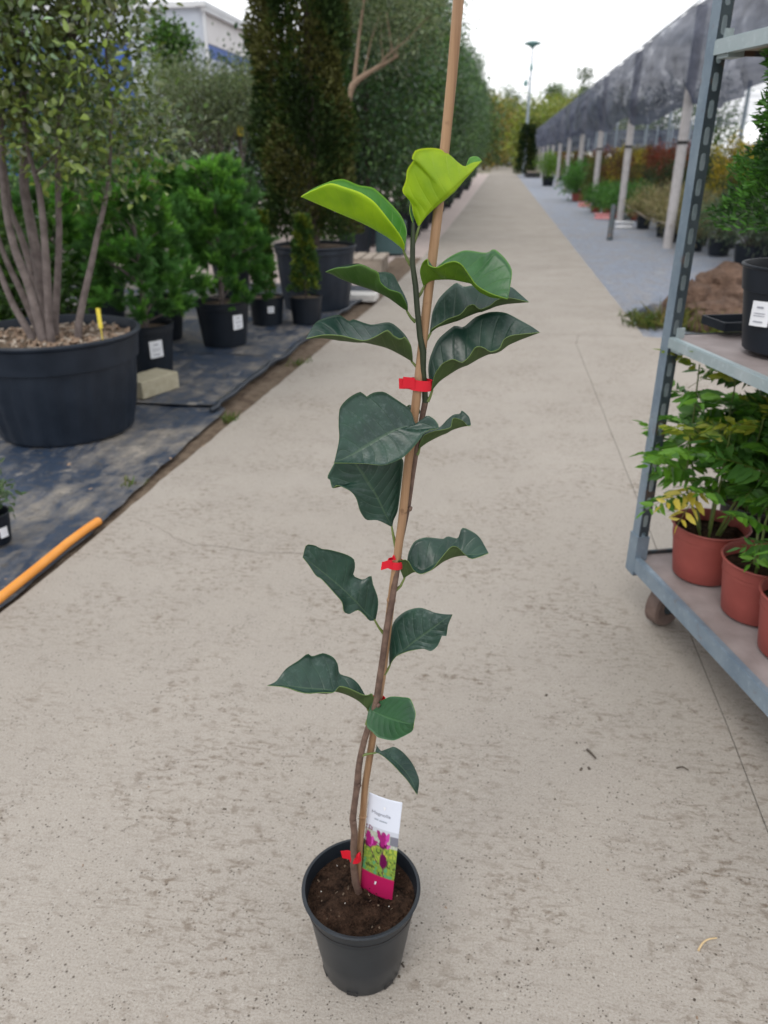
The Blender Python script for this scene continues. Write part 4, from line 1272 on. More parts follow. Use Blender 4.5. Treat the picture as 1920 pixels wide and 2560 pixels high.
# pinnate leaves for the red-potted shrubs
def pinnate_mesh(name, tint_list, seed, L=.17, pairs=8):
    rg = np.random.default_rng(seed)
    P, D, LL, WW, C = [], [], [], [], []
    for k in range(pairs):
        t = (k + .8) / (pairs + .6)
        y = L * t
        ll = L * .46 * math.sin(math.pi * (t * .72 + .2)) * rg.uniform(.85, 1.1)
        for s in (-1, 1):
            P.append((s * .002, y, -.25 * L * t * t)); D.append((s, .55 + rg.normal(0, .12), -.18 + rg.normal(0, .12)))
            LL.append(ll); WW.append(ll * .19); C.append(tint_list[int(rg.integers(0, len(tint_list)))])
    P.append((0, L * .98, -.25 * L)); D.append((0, 1, -.4)); LL.append(L * .28); WW.append(L * .04); C.append(tint_list[0])
    V, Fc, T = leaf_cards(np.array(P), np.array(D, float), np.array(LL), np.array(WW), np.array(C), .25, .12)
    n0 = len(V)
    rv, rf = [], []
    pts = [(0, -.035, .0), (0, L * .35, -.25 * L * .12), (0, L * .7, -.25 * L * .49), (0, L, -.25 * L)]
    for i, p in enumerate(pts):
        w = .0016 * (1 - i * .2)
        rv += [(p[0] - w, p[1], p[2]), (p[0] + w, p[1], p[2])]
    for i in range(3): rf.append((n0 + 2 * i, n0 + 2 * i + 1, n0 + 2 * i + 3, n0 + 2 * i + 2))
    V = np.r_[V, np.array(rv)]; Fc = np.r_[Fc, np.array(rf)]; T = np.r_[T, np.repeat([[.14, .16, .05]], len(rv), 0)]
    o = mesh_np(name, V, Fc, T, M['foliage'])
    me = o.data; bpy.data.objects.remove(o)
    return me
G1 = [(.095, .24, .025), (.14, .31, .035), (.07, .19, .028)]
G2 = [(.20, .28, .03), (.30, .33, .04), (.14, .23, .03)]
G3 = [(.62, .50, .08), (.70, .58, .14)]
G4 = [(.045, .125, .025), (.065, .165, .03)]
PIN = [pinnate_mesh('pinnate_leaf', t, i, L, pr) for i, (t, L, pr) in enumerate(((G1, .16, 8), (G1, .20, 9), (G2, .13, 7), (G3, .12, 5), (G4, .18, 8), (G1, .14, 7)))]
def place_leaf(parent, mesh, p, d, roll=0.0, s=1.0):
    o = new_obj('leaf', mesh, parent)
    d = Vector(d).normalized()
    q = d.to_track_quat('Y', 'Z')
    o.rotation_mode = 'QUATERNION'
    from mathutils import Quaternion
    o.rotation_quaternion = q @ Quaternion((0, 1, 0), roll)
    o.location = p; o.scale = (s, s, s)
    return o
def sorbaria(wx, wy, z, label, seed, hgt, pot_mat='red_plastic', r=.105, h=.165, lean=(0, 0), n_stems=5, dens=7, tops=True, kinds=(0, 1, 5), extra=()):
    random.seed(seed)
    e = empty('potted_shrub', (wx, wy, z)); tag(e, label, 'potted plant')
    pot(e, r, r * .80, h, pot_mat, 0, 36, 0, .035, soil='potting_soil', bumps=.02)
    for k in range(n_stems):
        a = 2 * math.pi * k / n_stems + random.uniform(-.5, .5)
        b = Vector((.025 * math.cos(a), .025 * math.sin(a), h - .045))
        hh = hgt * random.uniform(.65, 1.0)
        t = b + Vector((math.cos(a) * .09 + lean[0], math.sin(a) * .09 + lean[1], hh))
        m_ = b.lerp(t, .5) + Vector((math.cos(a), math.sin(a), 0)) * .03
        MB().tube([b, b.lerp(m_, .5) + Vector((0, 0, .01)), m_, t], [.004, .0035, .003, .0018], 6).build('stem', M['petiole_green'], e, 60)
        for q in range(dens):
            u = .42 + .58 * (q + .5) / dens
            p = b.lerp(m_, u * 2) if u < .5 else m_.lerp(t, u * 2 - 1)
            aa = a + q * 2.4 + random.uniform(-.5, .5)
            mesh = PIN[random.choice(kinds)]
            if tops and q >= dens - 2: mesh = PIN[2]
            place_leaf(e, mesh, p, (math.cos(aa), math.sin(aa), random.uniform(-.05, .75) + (.6 if q >= dens - 1 else 0)), random.uniform(-.4, .4), random.uniform(.75, 1.1))
    for (p, d, k, s) in extra: place_leaf(e, PIN[k], Vector(p), d, 0, s)
    return e
sorbaria(.665, 2.13, .216, 'red pot with a leafy green shrub and yellowing shoots in the trolley corner', 21, .50, n_stems=6, dens=9,
         extra=(((-.06, -.06, .30), (-1, -.5, -.05), 3, 1.1), ((-.06, -.06, .29), (-.9, -.9, -.6), 3, 1.0), ((.05, -.02, .36), (.5, -.6, -.3), 3, .7), ((-.03, .0, .60), (-.6, -.3, .7), 2, 1.0), ((.06, -.03, .62), (.9, -.5, .1), 2, 1.0)))
sorbaria(.755, 1.925, .216, 'red pot with a dark-leaved shrub, second along the front of the base shelf', 22, .46, n_stems=5, dens=8, tops=False, kinds=(4, 4, 0), lean=(.10, .05),
         extra=(((.0, -.02, .21), (-.7, -.8, .15), 5, .8), ((.02, -.04, .19), (.3, -1, .1), 5, .8), ((.03, .0, .22), (.9, -.4, .3), 5, .7)))
sorbaria(.80, 1.74, .216, 'red pot third along the front of the base shelf, cut off by the picture edge', 23, .40, n_stems=4, dens=6, tops=False, kinds=(4, 0), lean=(.12, 0))
sorbaria(.845, 2.315, .216, 'brownish black pot standing behind the red pots on the base shelf', 24, .50, 'pot_inside', n_stems=5, dens=7, tops=False, kinds=(4, 4, 0), lean=(.06, 0))
sorbaria(.96, 2.12, .216, 'red pot at the rear of the base shelf with dense dark leaves', 25, .55, n_stems=6, dens=8, tops=False, kinds=(4, 4, 0))

def conifer_sprays(name, parent, z0, z1, r0, n, palette, seed, flat=.5, L=.05, W=.009, taper=.75, mat='foliage', vert=.6, core=.2, cx=0, cy=0, power=.7, twist=0.0):
    """soft scale-leaf sprays over an upright crown"""
    rg = np.random.default_rng(seed)
    t = rg.random(n) ** .85
    a = rg.random(n) * 2 * np.pi
    lob = 1 + .16 * np.sin(a * 3 + t * 9 + seed) + .10 * np.sin(a * 7 - t * 17) + .08 * np.sin(t * 31 + a * 2)
    rr = r0 * (1 - t * taper) ** power * lob * (core + (1 - core) * rg.random(n) ** .35)
    P = np.c_[cx + rr * np.cos(a), cy + rr * np.sin(a), z0 + (z1 - z0) * t]
    D = np.c_[np.cos(a + twist), np.sin(a + twist), np.full(n, vert)] + rg.normal(0, .45, (n, 3))
    pc_ = np.array(palette)[((np.sin(a * 4 + t * 13) + np.sin(t * 23 + a)) * .5 + .5 + rg.normal(0, .28, n)).clip(0, .999).__mul__(len(palette)).astype(int)]
    C = np.clip(pc_ * (1 + rg.normal(0, .2, (n, 1))), .004, .9)
    V, Fc, T = leaf_cards(P, D, L * rg.uniform(.6, 1.3, n), W * rg.uniform(.7, 1.3, n), C, .2, .15)
    return mesh_np(name, V, Fc, T, M[mat], parent)

# black pots on the middle and top shelves
e = empty('potted_conifer', (.728, 2.03, .912)); tag(e, 'bright green conifer in a black pot with a white label on the middle shelf', 'potted plant')
pot(e, .132, .102, .205, 'black_plastic', .062, 44, 0, .03)
pot_label(e, .1185, .098, R(-146), .050, .058, .06)
MB().tube([(0, 0, .17), (.01, .0, .35), (.0, .01, .7)], [.012, .010, .004], 8).build('trunk', M['grey_bark'], e, 60)
conifer_sprays('foliage', e, .28, .80, .19, 17000, [(.025, .075, .018), (.045, .13, .022), (.075, .20, .035)], 5, L=.022, W=.0034, taper=.6, core=.3)
random.seed(2)
mb_pts = [((0, 0, .18), (random.uniform(-.06, .06), random.uniform(-.08, .03), .24)) for _ in range(3)]
branches('twig', e, [p[0] for p in mb_pts][:1], [p[1] for p in mb_pts][:1], .003, .001, 'petiole_green')
e = empty('potted_shrub', (.86, 2.06, 1.607)); tag(e, 'black pot standing on the top shelf of the trolley', 'potted plant')
pot(e, .15, .12, .25, 'black_plastic', .0, 40, 0, .03)
conifer_sprays('foliage', e, .24, .8, .2, 1500, [(.03, .09, .02), (.05, .14, .025)], 6, L=.05, W=.009)
o = empty('shallow_tray', (.80, 2.33, .914), TRZ); tag(o, 'shallow black plastic tray at the end of the middle shelf', 'tray')
mb = MB(); mb.box((0, 0, .004), (.40, .12, .004)); mb.box((0, -.058, .014), (.40, .005, .024)); mb.box((0, .058, .014), (.40, .005, .024)); mb.box((-.198, 0, .014), (.005, .11, .0235)); mb.box((.198, 0, .014), (.005, .11, .0235))
mb.build('body', M['black_plastic'], o)

# ================================================================== POTTED TREES, LEFT
# --- many-stemmed tree in the large pot
mt_c = Vector((-2.27, 3.75, .008))
mt = empty('potted_tree', mt_c); tag(mt, 'many-stemmed leafy tree in a very large black pot beside the path', 'potted tree')
pot(mt, .425, .345, .525, 'dusty_black_plastic', .15, 96, 26, .055, 'brown_soil', .04, seg=30)
cr = MB(); random.seed(44)
for k in range(420):
    a = random.uniform(0, 6.283); q = .41 * math.sqrt(random.random())
    ax = Vector((random.gauss(0, 1), random.gauss(0, 1), random.gauss(0, .3))).normalized(); ay = ax.orthogonal().normalized()
    cr.box((q * math.cos(a), q * math.sin(a), .478 + random.uniform(-.004, .012)), (random.uniform(.012, .045), random.uniform(.008, .02), .006), (ax, ay, ax.cross(ay)), 0 if k % 3 else 1)
o = cr.build('bark_chips', [M['tan_bark'], M['wood_weathered']], mt); o['kind'] = 'stuff'
rim_ = [c for c in mt.children if c.name.startswith('pot')][0]
z7, k7 = (0, 350), .2486
def mtp(x, y, D): return at(z7[0] + x * k7, z7[1] + y * k7, D) - mt_c
ST8 = [([(330, 1990), (130, 1650), (0, 1330), (-150, 950), (-300, 500)], .017, 3.98), ([(400, 1950), (250, 1600), (60, 1200), (-70, 800), (-160, 300)], .018, 4.05),
       ([(430, 1960), (300, 1480), (150, 1100), (60, 700), (20, 250), (10, -500)], .021, 3.95), ([(450, 1930), (350, 1420), (210, 960), (110, 700), (40, 200)], .019, 4.12),
       ([(460, 1930), (400, 1350), (320, 900), (240, 450), (260, -100), (230, -900)], .024, 4.08), ([(500, 1970), (470, 1300), (430, 800), (385, 450), (270, 60), (160, -700)], .018, 3.96),
       ([(545, 1960), (585, 1300), (595, 800), (580, 380), (600, -200), (700, -900)], .016, 4.06), ([(770, 1960), (850, 1550), (920, 1250), (980, 950), (1030, 750), (1100, 350), (1120, -300)], .016, 4.0)]
tips = []
for pl_, r_, D_ in ST8:
    pts = [mtp(x, y, D_ + .02 * i) for i, (x, y) in enumerate(pl_)]
    pts = [Vector(p) for p in catmull([tuple(p) for p in pts], 14)]
    pts[0].z = min(pts[0].z, .46)
    MB().tube(pts, [r_ * (1.25 - .75 * i / 13) for i in range(14)], 9).build('stem', M['grey_bark'], mt, 80)
    tips += pts[7:]
RNG = np.random.default_rng(5)
cc = []
while len(cc) < 430:
    sx = RNG.uniform(-420, 395); sy = RNG.uniform(-420, 520)
    lim = 300 if sy < 60 else 275 if sy < 190 else 300 + (sy - 190) * .9 if sy < 280 else 385 - (sy - 280) * .45
    if sx > lim or sy > 470 - .35 * abs(sx - 220) + (0 if sx > 100 else -120): continue
    if sy > 330 and RNG.random() < .55: continue
    D_ = 4.0 + RNG.normal(0, .33)
    if D_ < 3.35: continue
    p = at(sx / KS, sy / KS, D_) - mt_c
    cc.append(tuple(p))
cc = np.array(cc)
OAK = [(.070, .11, .024), (.11, .155, .036), (.15, .20, .05), (.08, .13, .05), (.14, .175, .04), (.26, .31, .20)]
crown('crown', mt, cc, 46, (.18, .18, .16), .043, .0125, OAK, 'foliage_glossy', jit=.3)
st_, en_ = [], []
for k in range(0, 430, 6):
    c_ = Vector(cc[k]); j = min(range(len(tips)), key=lambda i: (tips[i] - c_).length + (0 if tips[i].z < c_.z else .4))
    if (tips[j] - c_).length < .7: st_.append(tips[j]); en_.append(c_)
o = branches('branch', mt, st_, en_, .006, .002, 'dark_bark'); o['kind'] = 'stuff'
MB().box((.30, -.05, .60), (.022, .002, .10)).build('name_tag', M['yellow_plastic'], mt)
MB().tube([(.30, -.05, .45), (.30, -.05, .58)], .003, 5).build('tag_stick', M['yellow_plastic'], mt)

# --- pines
def needles(name, parent, shoots, per, L, palette, seed, rad=.055, mat='foliage_matt'):
    """bottle-brush shoots: (start, end)"""
    rg = np.random.default_rng(seed)
    P, D, C = [], [], []
    pal = np.array(palette)
    for grp in shoots:
        c0 = pal[rg.integers(0, len(pal))] * rg.uniform(.75, 1.5)
        for a, b in grp:
            a = np.array(a); b = np.array(b); ax = b - a; ln = np.linalg.norm(ax); ax = ax / max(ln, 1e-6)
            t = rg.random(per) ** .8
            r_ = unit(np.cross(ax[None], rg.normal(0, 1, (per, 3))))
            P.append(a + ax * (t * ln)[:, None]); D.append(r_ * (1.05 - .75 * t[:, None]) + ax * (.35 + 1.0 * t[:, None]))
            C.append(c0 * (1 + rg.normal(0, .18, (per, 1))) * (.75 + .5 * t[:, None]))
    P = np.concatenate(P); D = np.concatenate(D); C = np.clip(np.concatenate(C), .004, .9)
    n = len(P)
    V, Fc, T = needle_cards(P, D, L * rg.uniform(.7, 1.2, n), np.full(n, .0030), C)
    return mesh_np(name, V, Fc, T, M[mat], parent)
def pine(loc, r_pot, h_pot, zc0, zc1, rad, seed, label, n_sh=150, lab=None, per=60, Ln=.045):
    random.seed(seed)
    e = empty('potted_pine', loc); tag(e, label, 'potted tree')
    pot(e, r_pot, r_pot * .80, h_pot, 'black_plastic', .05, 44, 0, .04, 'brown_soil')
    if lab: pot_label(e, r_pot * .93, h_pot * .58, lab, .085, .11, .08)
    MB().tube([(0, 0, h_pot - .08), (.01, .01, (h_pot + zc1) / 2), (0, 0, zc1 - .08)], [.022, .016, .006], 8).build('trunk', M['grey_bark'], e, 60)
    sh_, ba, bb = [], [], []
    for k in range(int(n_sh * 1.15)):
        t = random.random() ** .9
        z = zc0 + (zc1 - zc0) * t
        a = random.uniform(0, 2 * math.pi)
        env = rad * (math.sin(math.pi * min(1, .30 + .60 * t))) ** .7 * (1 + .22 * math.sin(a * 3 + seed))
        q = env * random.uniform(.22, 1.0) ** .7
        s = Vector((q * math.cos(a), q * math.sin(a), z))
        d = Vector((math.cos(a) * .75, math.sin(a) * .75, .65 + random.uniform(-.35, .3))).normalized()
        grp = []
        for w in range(6):
            dd = (d + Vector((random.gauss(0, .55), random.gauss(0, .55), random.gauss(0, .4)))).normalized()
            grp.append((s, s + dd * random.uniform(.05, .095)))
        sh_.append(grp)
        if k % 16 == 0: ba.append((0, 0, max(h_pot, z - .15))); bb.append(s)
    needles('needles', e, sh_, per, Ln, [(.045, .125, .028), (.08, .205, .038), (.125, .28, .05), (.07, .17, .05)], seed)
    o = branches('branch', e, ba, bb, .006, .003, 'grey_bark'); o['kind'] = 'stuff'
    return e
pine((-2.26, 4.84, .015), .175, .345, .40, 1.16, .36, 31, 'bushy green pine in a black pot behind the beige paving block', 140, R(-48))
pine((-2.06, 5.78, .022), .205, .335, .32, 1.27, .34, 32, 'dense green pine in a black pot, just before the two small slim conifers', 190, R(-36))
pine((-2.62, 5.9, .022), .19, .33, .4, 1.25, .36, 33, 'green pine in a black pot standing behind the two front pines', 120)
pine((-3.05, 5.2, .02), .19, .33, .4, 1.1, .36, 34, 'green pine in a black pot behind the large many-stemmed tree', 100, None, 80)

# --- small thujas
def small_thuja(loc, r_pot, h_pot, zt, rad, seed, label, lab=None, cx=0):
    e = empty('potted_conifer', loc); tag(e, label, 'potted plant')
    pot(e, r_pot, r_pot * .86, h_pot, 'black_plastic', 0, 36, 0, .02, 'brown_soil')
    if lab: pot_label(e, r_pot * .95, h_pot * .6, lab, .055, .055, 0)
    MB().tube([(cx, 0, h_pot - .05), (cx, 0, zt * .8)], [.008, .003], 6).build('trunk', M['dark_bark'], e, 60)
    conifer_sprays('foliage', e, h_pot + .03, zt, rad, 2600, [(.035, .075, .02), (.055, .12, .025), (.13, .17, .025)], seed, L=.035, W=.010, taper=.8, vert=1.0, cx=cx, mat='foliage_matt')
    return e
small_thuja((-1.95, 6.60, .022), .15, .235, .92, .085, 41, 'slim small conifer in a black pot with a white price label', R(-60), -.0)
small_thuja((-1.615, 6.66, .022), .140, .235, .88, .125, 42, 'small cone-shaped conifer in a black pot in front of the big yew pot')

# --- columnar yew in the big round pot
e = empty('potted_yew', (-1.70, 7.46, .02)); tag(e, 'tall dark columnar yew with brownish foliage in a big round black pot', 'potted tree')
pot(e, .375, .305, .58, 'dusty_black_plastic', .07, 64, 18, .03, 'brown_soil', .02)
MB().tube([(0, 0, .5), (0, .0, 3.2)], [.05, .02], 8).build('trunk', M['dark_bark'], e, 60)
conifer_sprays('foliage', e, .66, 4.2, .39, 42000, [(.028, .052, .017), (.046, .080, .024), (.072, .104, .030), (.090, .092, .032)], 51, L=.05, W=.014, taper=.12, vert=.9, core=.55, cx=-.05, mat='foliage_matt', power=.6)
e = empty('potted_cypress', (-1.80, 8.75, 0)); tag(e, 'narrow fresh green cypress standing just behind the dark columnar yew', 'potted tree')
pot(e, .2, .16, .35, 'black_plastic', 0, 32)
MB().tube([(0, 0, .3), (0, 0, 2.6)], [.025, .008], 6).build('trunk', M['dark_bark'], e, 60)
conifer_sprays('foliage', e, .45, 3.9, .20, 12000, [(.030, .075, .020), (.045, .11, .025), (.07, .15, .03)], 52, L=.06, W=.008, taper=.5, vert=1.6, mat='foliage_matt')
MB().box((.17, -.10, 1.98), (.03, .004, .22)).build('name_tag', M['tag_green'], e)

# --- broadleaf and olive trees
def broad_tree(loc, label, group, trunk_pts, r_tr, ctr, rad, n_cl, per, leaf_, width, palette, seed, pot_=(.26, .48), mat='foliage', bark='grey_bark', crad=.3, inner=.35, cat='potted tree', name='potted_tree', low=-1.0, upb=.2):
    global RNG
    RNG = np.random.default_rng(seed); random.seed(seed)
    e = empty(name, loc); tag(e, label, cat, group)
    if pot_: pot(e, pot_[0], pot_[0] * .82, pot_[1], 'black_plastic', .05, 32, 0, .04, 'brown_soil')
    pts = [Vector(p) for p in catmull(trunk_pts, 12)]
    MB().tube(pts, [r_tr * (1.15 - .7 * i / 11) for i in range(12)], 9).build('trunk', M[bark], e, 80)
    P, _ = shell_points(n_cl, ctr, rad, inner, low)
    crown('crown', e, P, per, (crad, crad, crad * .9), leaf_, width, palette, mat, upbias=upb)
    st_ = [pts[min(11, 5 + int(6 * random.random()))] for _ in P[::9]]
    o = branches('branch', e, st_, [Vector(p) for p in P[::9]], r_tr * .26, .005, bark); o['kind'] = 'stuff'
    return e
OLIVE = [(.17, .21, .13), (.13, .165, .10), (.23, .265, .18), (.10, .13, .075)]
LAUREL = [(.034, .082, .030), (.050, .112, .040), (.072, .150, .052), (.115, .205, .066), (.062, .115, .068)]
BRIGHT = [(.055, .12, .028), (.08, .16, .035), (.05, .10, .03)]
broad_tree((-3.42, 10.0, 0), 'silvery olive tree with a wide airy crown behind the pines', None, [(0, 0, .4), (.03, .02, 1.0), (0, 0, 1.7)], .05, (-.28, 0, 1.86), (.60, .5, .42), 110, 90, .06, .008, OLIVE, 61, crad=.34)
ob = broad_tree((-3.20, 10.1, 0), 'small round-headed olive tree with a yellow tag on its trunk', None, [(0, 0, .3), (.0, .02, 1.0), (.02, 0, 1.9)], .032, (.10, 0, 1.95), (.30, .30, .32), 50, 80, .05, .007, OLIVE, 62, crad=.25, pot_=(.2, .35))
MB().box((.035, -.04, 1.63), (.08, .01, .11)).build('name_tag', M['yellow_plastic'], ob)
broad_tree((-5.50, 14.0, 0), 'fresh green broadleaf tree rising behind the olives in front of the warehouse', None, [(0, 0, .4), (.05, 0, 1.4), (0, 0, 2.6)], .06, (.0, 0, 2.75), (.30, .30, .62), 45, 50, .08, .026, BRIGHT, 63, crad=.26)
# forked tree behind the yew
p6 = (-2.12, 12.0, 0)
ft = broad_tree(p6, 'grey-trunked forked olive in a tall black pot behind the yew', None, [(-.14, 0, .4), (-.17, 0, 1.1), (-.15, 0, 1.58), (-.05, 0, 2.1), (.06, 0, 2.3), (.64, 0, 2.6)], .045, (.75, .1, 3.05), (.75, .5, .45), 60, 70, .07, .009, OLIVE, 64, (.27, .55), crad=.38, bark='tan_bark')
MB().tube([(.02, 0, 2.22), (.10, 0, 2.8), (.22, 0, 3.5)], [.03, .024, .012], 8).build('limb', M['tan_bark'], ft, 80)
RNG = np.random.default_rng(8)
P, _ = shell_points(36, (.1, .2, 3.6), (.5, .4, .5), .2)
crown('side_crown', ft, P, 60, (.32, .32, .32), .07, .010, OLIVE, 'foliage')

# --- the row of evergreen trees along the path
row_lab = 'dark evergreen broadleaf tree in a black pot in the long row along the path'
row_grp = 'row of potted evergreen trees along the path'
protos = []
for k, (rd, hz, sd) in enumerate(((.85, 1.95, 71), (.80, 2.2, 72), (.9, 2.05, 73))):
    t = broad_tree((-2.2, 13.6 + k * 2.4, 0), row_lab, row_grp, [(0, 0, .35), (.03, .02, 1.2), (0, 0, 2.6)], .05, (0, 0, hz + .55), (rd, rd, hz), 190, 60, .085, .026, LAUREL, sd, (.25, .44), mat='foliage_glossy', crad=.42, inner=.5)
    protos.append(t)
protos[0]['label'] = 'big dark evergreen broadleaf tree right behind the forked olive, first of the row'
RY = [20.9, 23.4, 26.0, 29, 32, 35.5, 39.5, 44, 49, 55, 62, 70]
for k, y in enumerate(RY):
    c_ = copy_tree(protos[(k * 2 + 1) % 3]); c_['label'] = row_lab
    c_.location = (-2.12 + .12 * math.sin(k * 2.1), y, 0); c_.rotation_euler.z = k * 1.3; q = 1.05 + .12 * math.sin(k * 1.7) + (.04 * k if y > 40 else 0); c_.scale = (1, 1, q)
# smaller pots in front of the row
sp_lab = 'black potted evergreen shrub at the front of the long row along the path'
RNG = np.random.default_rng(77)
sprot = None
for k, y in enumerate((15.2, 16.7, 18.2, 19.9, 21.8, 24, 26.5, 29.5, 33, 37, 42)):
    if sprot is None:
        sprot = empty('potted_shrub', (-1.6, y, 0)); tag(sprot, sp_lab, 'potted plant', 'potted shrubs in front of the evergreen row')
        pot(sprot, .2, .16, .40, 'black_plastic', 0, 24)
        MB().tube([(0, 0, .35), (0, 0, 1.0)], [.014, .006], 6).build('stem', M['dark_bark'], sprot)
        P, _ = shell_points(50, (0, 0, .98), (.30, .30, .58), .4)
        crown('foliage', sprot, P, 40, (.22, .22, .22), .06, .02, LAUREL, 'foliage_glossy')
    else:
        c_ = copy_tree(sprot); c_.location = (-1.58 + .05 * math.sin(k * 3), y, 0); c_.rotation_euler.z = k; c_.scale = (1, 1, 1 + .15 * math.sin(k * 2.2))

# --- shrubs and trees that close the view behind, left
def shrub(loc, label, group, kind, seed, h, r, palette, leaf_, width, potc='black_plastic', mat='foliage', n_cl=40, per=36, pr=.17, ph=.28, upb=.2, cat='potted plant', name='potted_shrub', flat=1.0):
    global RNG
    RNG = np.random.default_rng(seed); random.seed(seed)
    e = empty(name, loc); tag(e, label, cat, group)
    if pr: pot(e, pr, pr * .82, ph, potc, 0, 26, 0, .03, 'brown_soil', seg=12)
    zc = ph + (h - ph) * .5
    P, _ = shell_points(n_cl, (0, 0, zc), (r, r, (h - ph) * .55 * flat), .35)
    st_ = [Vector((random.uniform(-.03, .03), random.uniform(-.03, .03), ph - .05)) for _ in P[::5]]
    o = branches('branch', e, st_, [Vector(p) for p in P[::5]], .008, .003, 'dark_bark'); o['kind'] = 'stuff'
    crown('foliage', e, P, per, (r * .42, r * .42, r * .4), leaf_, width, palette, mat, upbias=upb)
    return e
for k, (x, y, h, r, pal, lab) in enumerate(((-2.92, 4.55, .95, .32, BRIGHT, 'leafy green shrub in a black pot just behind the many-stemmed tree'), (-3.6, 5.2, 1.5, .5, LAUREL, 'dark shrub in a black pot behind the many-stemmed tree'), (-3.5, 6.7, 1.6, .5, BRIGHT, 'tall green shrub in a black pot between the pines and the olives'),
                                            (-4.6, 6.2, 1.9, .6, LAUREL, 'large dark shrub far behind the many-stemmed tree'), (-4.5, 8.6, 2.0, .6, LAUREL, 'large dark shrub standing left of the olive trees'), (-2.75, 8.1, 1.25, .36, LAUREL, 'dark rounded shrub in a black pot behind the second pine'))):
    shrub((x, y, .01), lab, None, 0, 90 + k, h, r, pal, .055, .018, n_cl=60, per=44, pr=.2, ph=.32)
hedge_lab = 'tall dark hedge tree behind the olives, one of a close group'
for k, (x, y, h) in enumerate(((-3.1, 13.2, 2.6), (-4.3, 12.6, 2.3), (-3.9, 16.0, 3.0), (-5.6, 12.0, 2.4), (-6.8, 11.5, 2.6), (-5.4, 17.5, 3.2), (-3.4, 19.5, 3.6), (-7.6, 14.5, 3.0))):
    broad_tree((x, y, 0), hedge_lab, 'hedge trees behind the olives', [(0, 0, 0), (0, .02, .8), (0, 0, h * .7)], .05, (0, 0, h * .53), (.85, .7, h * .48), 80, 50, .085, .028, [(.018, .042, .020), (.028, .058, .030), (.042, .075, .042)], 100 + k, None, crad=.45, inner=.4, cat='tree', name='hedge_tree')

# --- small pot at the picture edge
e = empty('potted_shrub', (-1.832, 2.40, .008)); tag(e, 'small black pot with a little green plant on the dark fabric by the orange pipe', 'potted plant')
pot(e, .062, .05, .125, 'black_plastic', 0, 28)
pot_label(e, .057, .055, R(-25), .03, .04, 0, lines=False)
RNG = np.random.default_rng(12)
P, _ = shell_points(14, (0, 0, .19), (.06, .06, .07), .2)
crown('foliage', e, P, 22, (.05, .05, .05), .03, .007, [(.10, .16, .08), (.16, .22, .12)], 'foliage')

# ================================================================== PLANTS UNDER THE SHADE NET
PAL = dict(green=[(.05, .14, .03), (.07, .19, .04), (.10, .24, .05)], beige=[(.30, .25, .15), (.38, .33, .21), (.22, .20, .11)], dark=[(.018, .045, .018), (.028, .06, .022), (.04, .075, .025)],
           olive=[(.10, .10, .025), (.13, .13, .03), (.08, .09, .03)], rust=[(.14, .065, .03), (.19, .09, .04), (.10, .07, .03)], gold=[(.40, .31, .03), (.50, .40, .06), (.30, .26, .04)],
           grey=[(.10, .14, .10), (.14, .18, .13), (.07, .11, .075)], lime=[(.12, .24, .03), (.17, .30, .04), (.09, .19, .03)], red=[(.25, .05, .035), (.18, .06, .04)])
KIND = {
    'green': dict(h=.62, r=.36, leaf_=.05, width=.013, potc='red_plastic', pr=.15, ph=.16, txt='low bright green shrub in a red pot under the shade net'),
    'beige': dict(h=.75, r=.34, leaf_=.09, width=.006, potc='black_plastic', pr=.15, ph=.26, upb=.9, txt='pale straw-coloured feathery grass in a black pot by the shade house posts'),
    'dark': dict(h=1.25, r=.38, leaf_=.05, width=.010, potc='black_plastic', pr=.17, ph=.28, upb=.6, txt='dark green upright conifer shrub in a black pot under the shade net'),
    'olive': dict(h=1.35, r=.42, leaf_=.06, width=.018, potc='black_plastic', pr=.17, ph=.28, txt='olive green shrub in a black pot under the shade net'),
    'rust': dict(h=1.5, r=.40, leaf_=.06, width=.018, potc='black_plastic', pr=.17, ph=.28, txt='rusty brown shrub in a black pot under the shade net'),
    'gold': dict(h=1.6, r=.38, leaf_=.06, width=.02, potc='black_plastic', pr=.17, ph=.28, txt='golden yellow shrub in a black pot under the shade net'),
    'grey': dict(h=.85, r=.50, leaf_=.075, width=.008, potc='black_plastic', pr=.19, ph=.28, upb=.3, txt='grey-green spreading juniper in a black pot under the shade net'),
    'red': dict(h=1.55, r=.36, leaf_=.06, width=.018, potc='black_plastic', pr=.17, ph=.28, txt='dark red leafy shrub in a black pot under the shade net'),
}
first = {}
def under_net(kind, x, y, s=1.0, label=None):
    k = KIND[kind]
    if kind not in first:
        a = {q: v for q, v in k.items() if q != 'txt'}
        o = shrub((x, y, 0), k['txt'], kind + ' shrubs under the shade net', 0, 200 + len(first), palette=PAL[kind], n_cl=54, per=34, **a)
        first[kind] = o
    else:
        o = copy_tree(first[kind]); o.location = (x, y, 0)
        o['label'] = k['txt']
    o.rotation_euler.z = (x * 7 + y * 3) % 6.28; o.scale = (s, s, s)
    if label: o['label'] = label
    return o
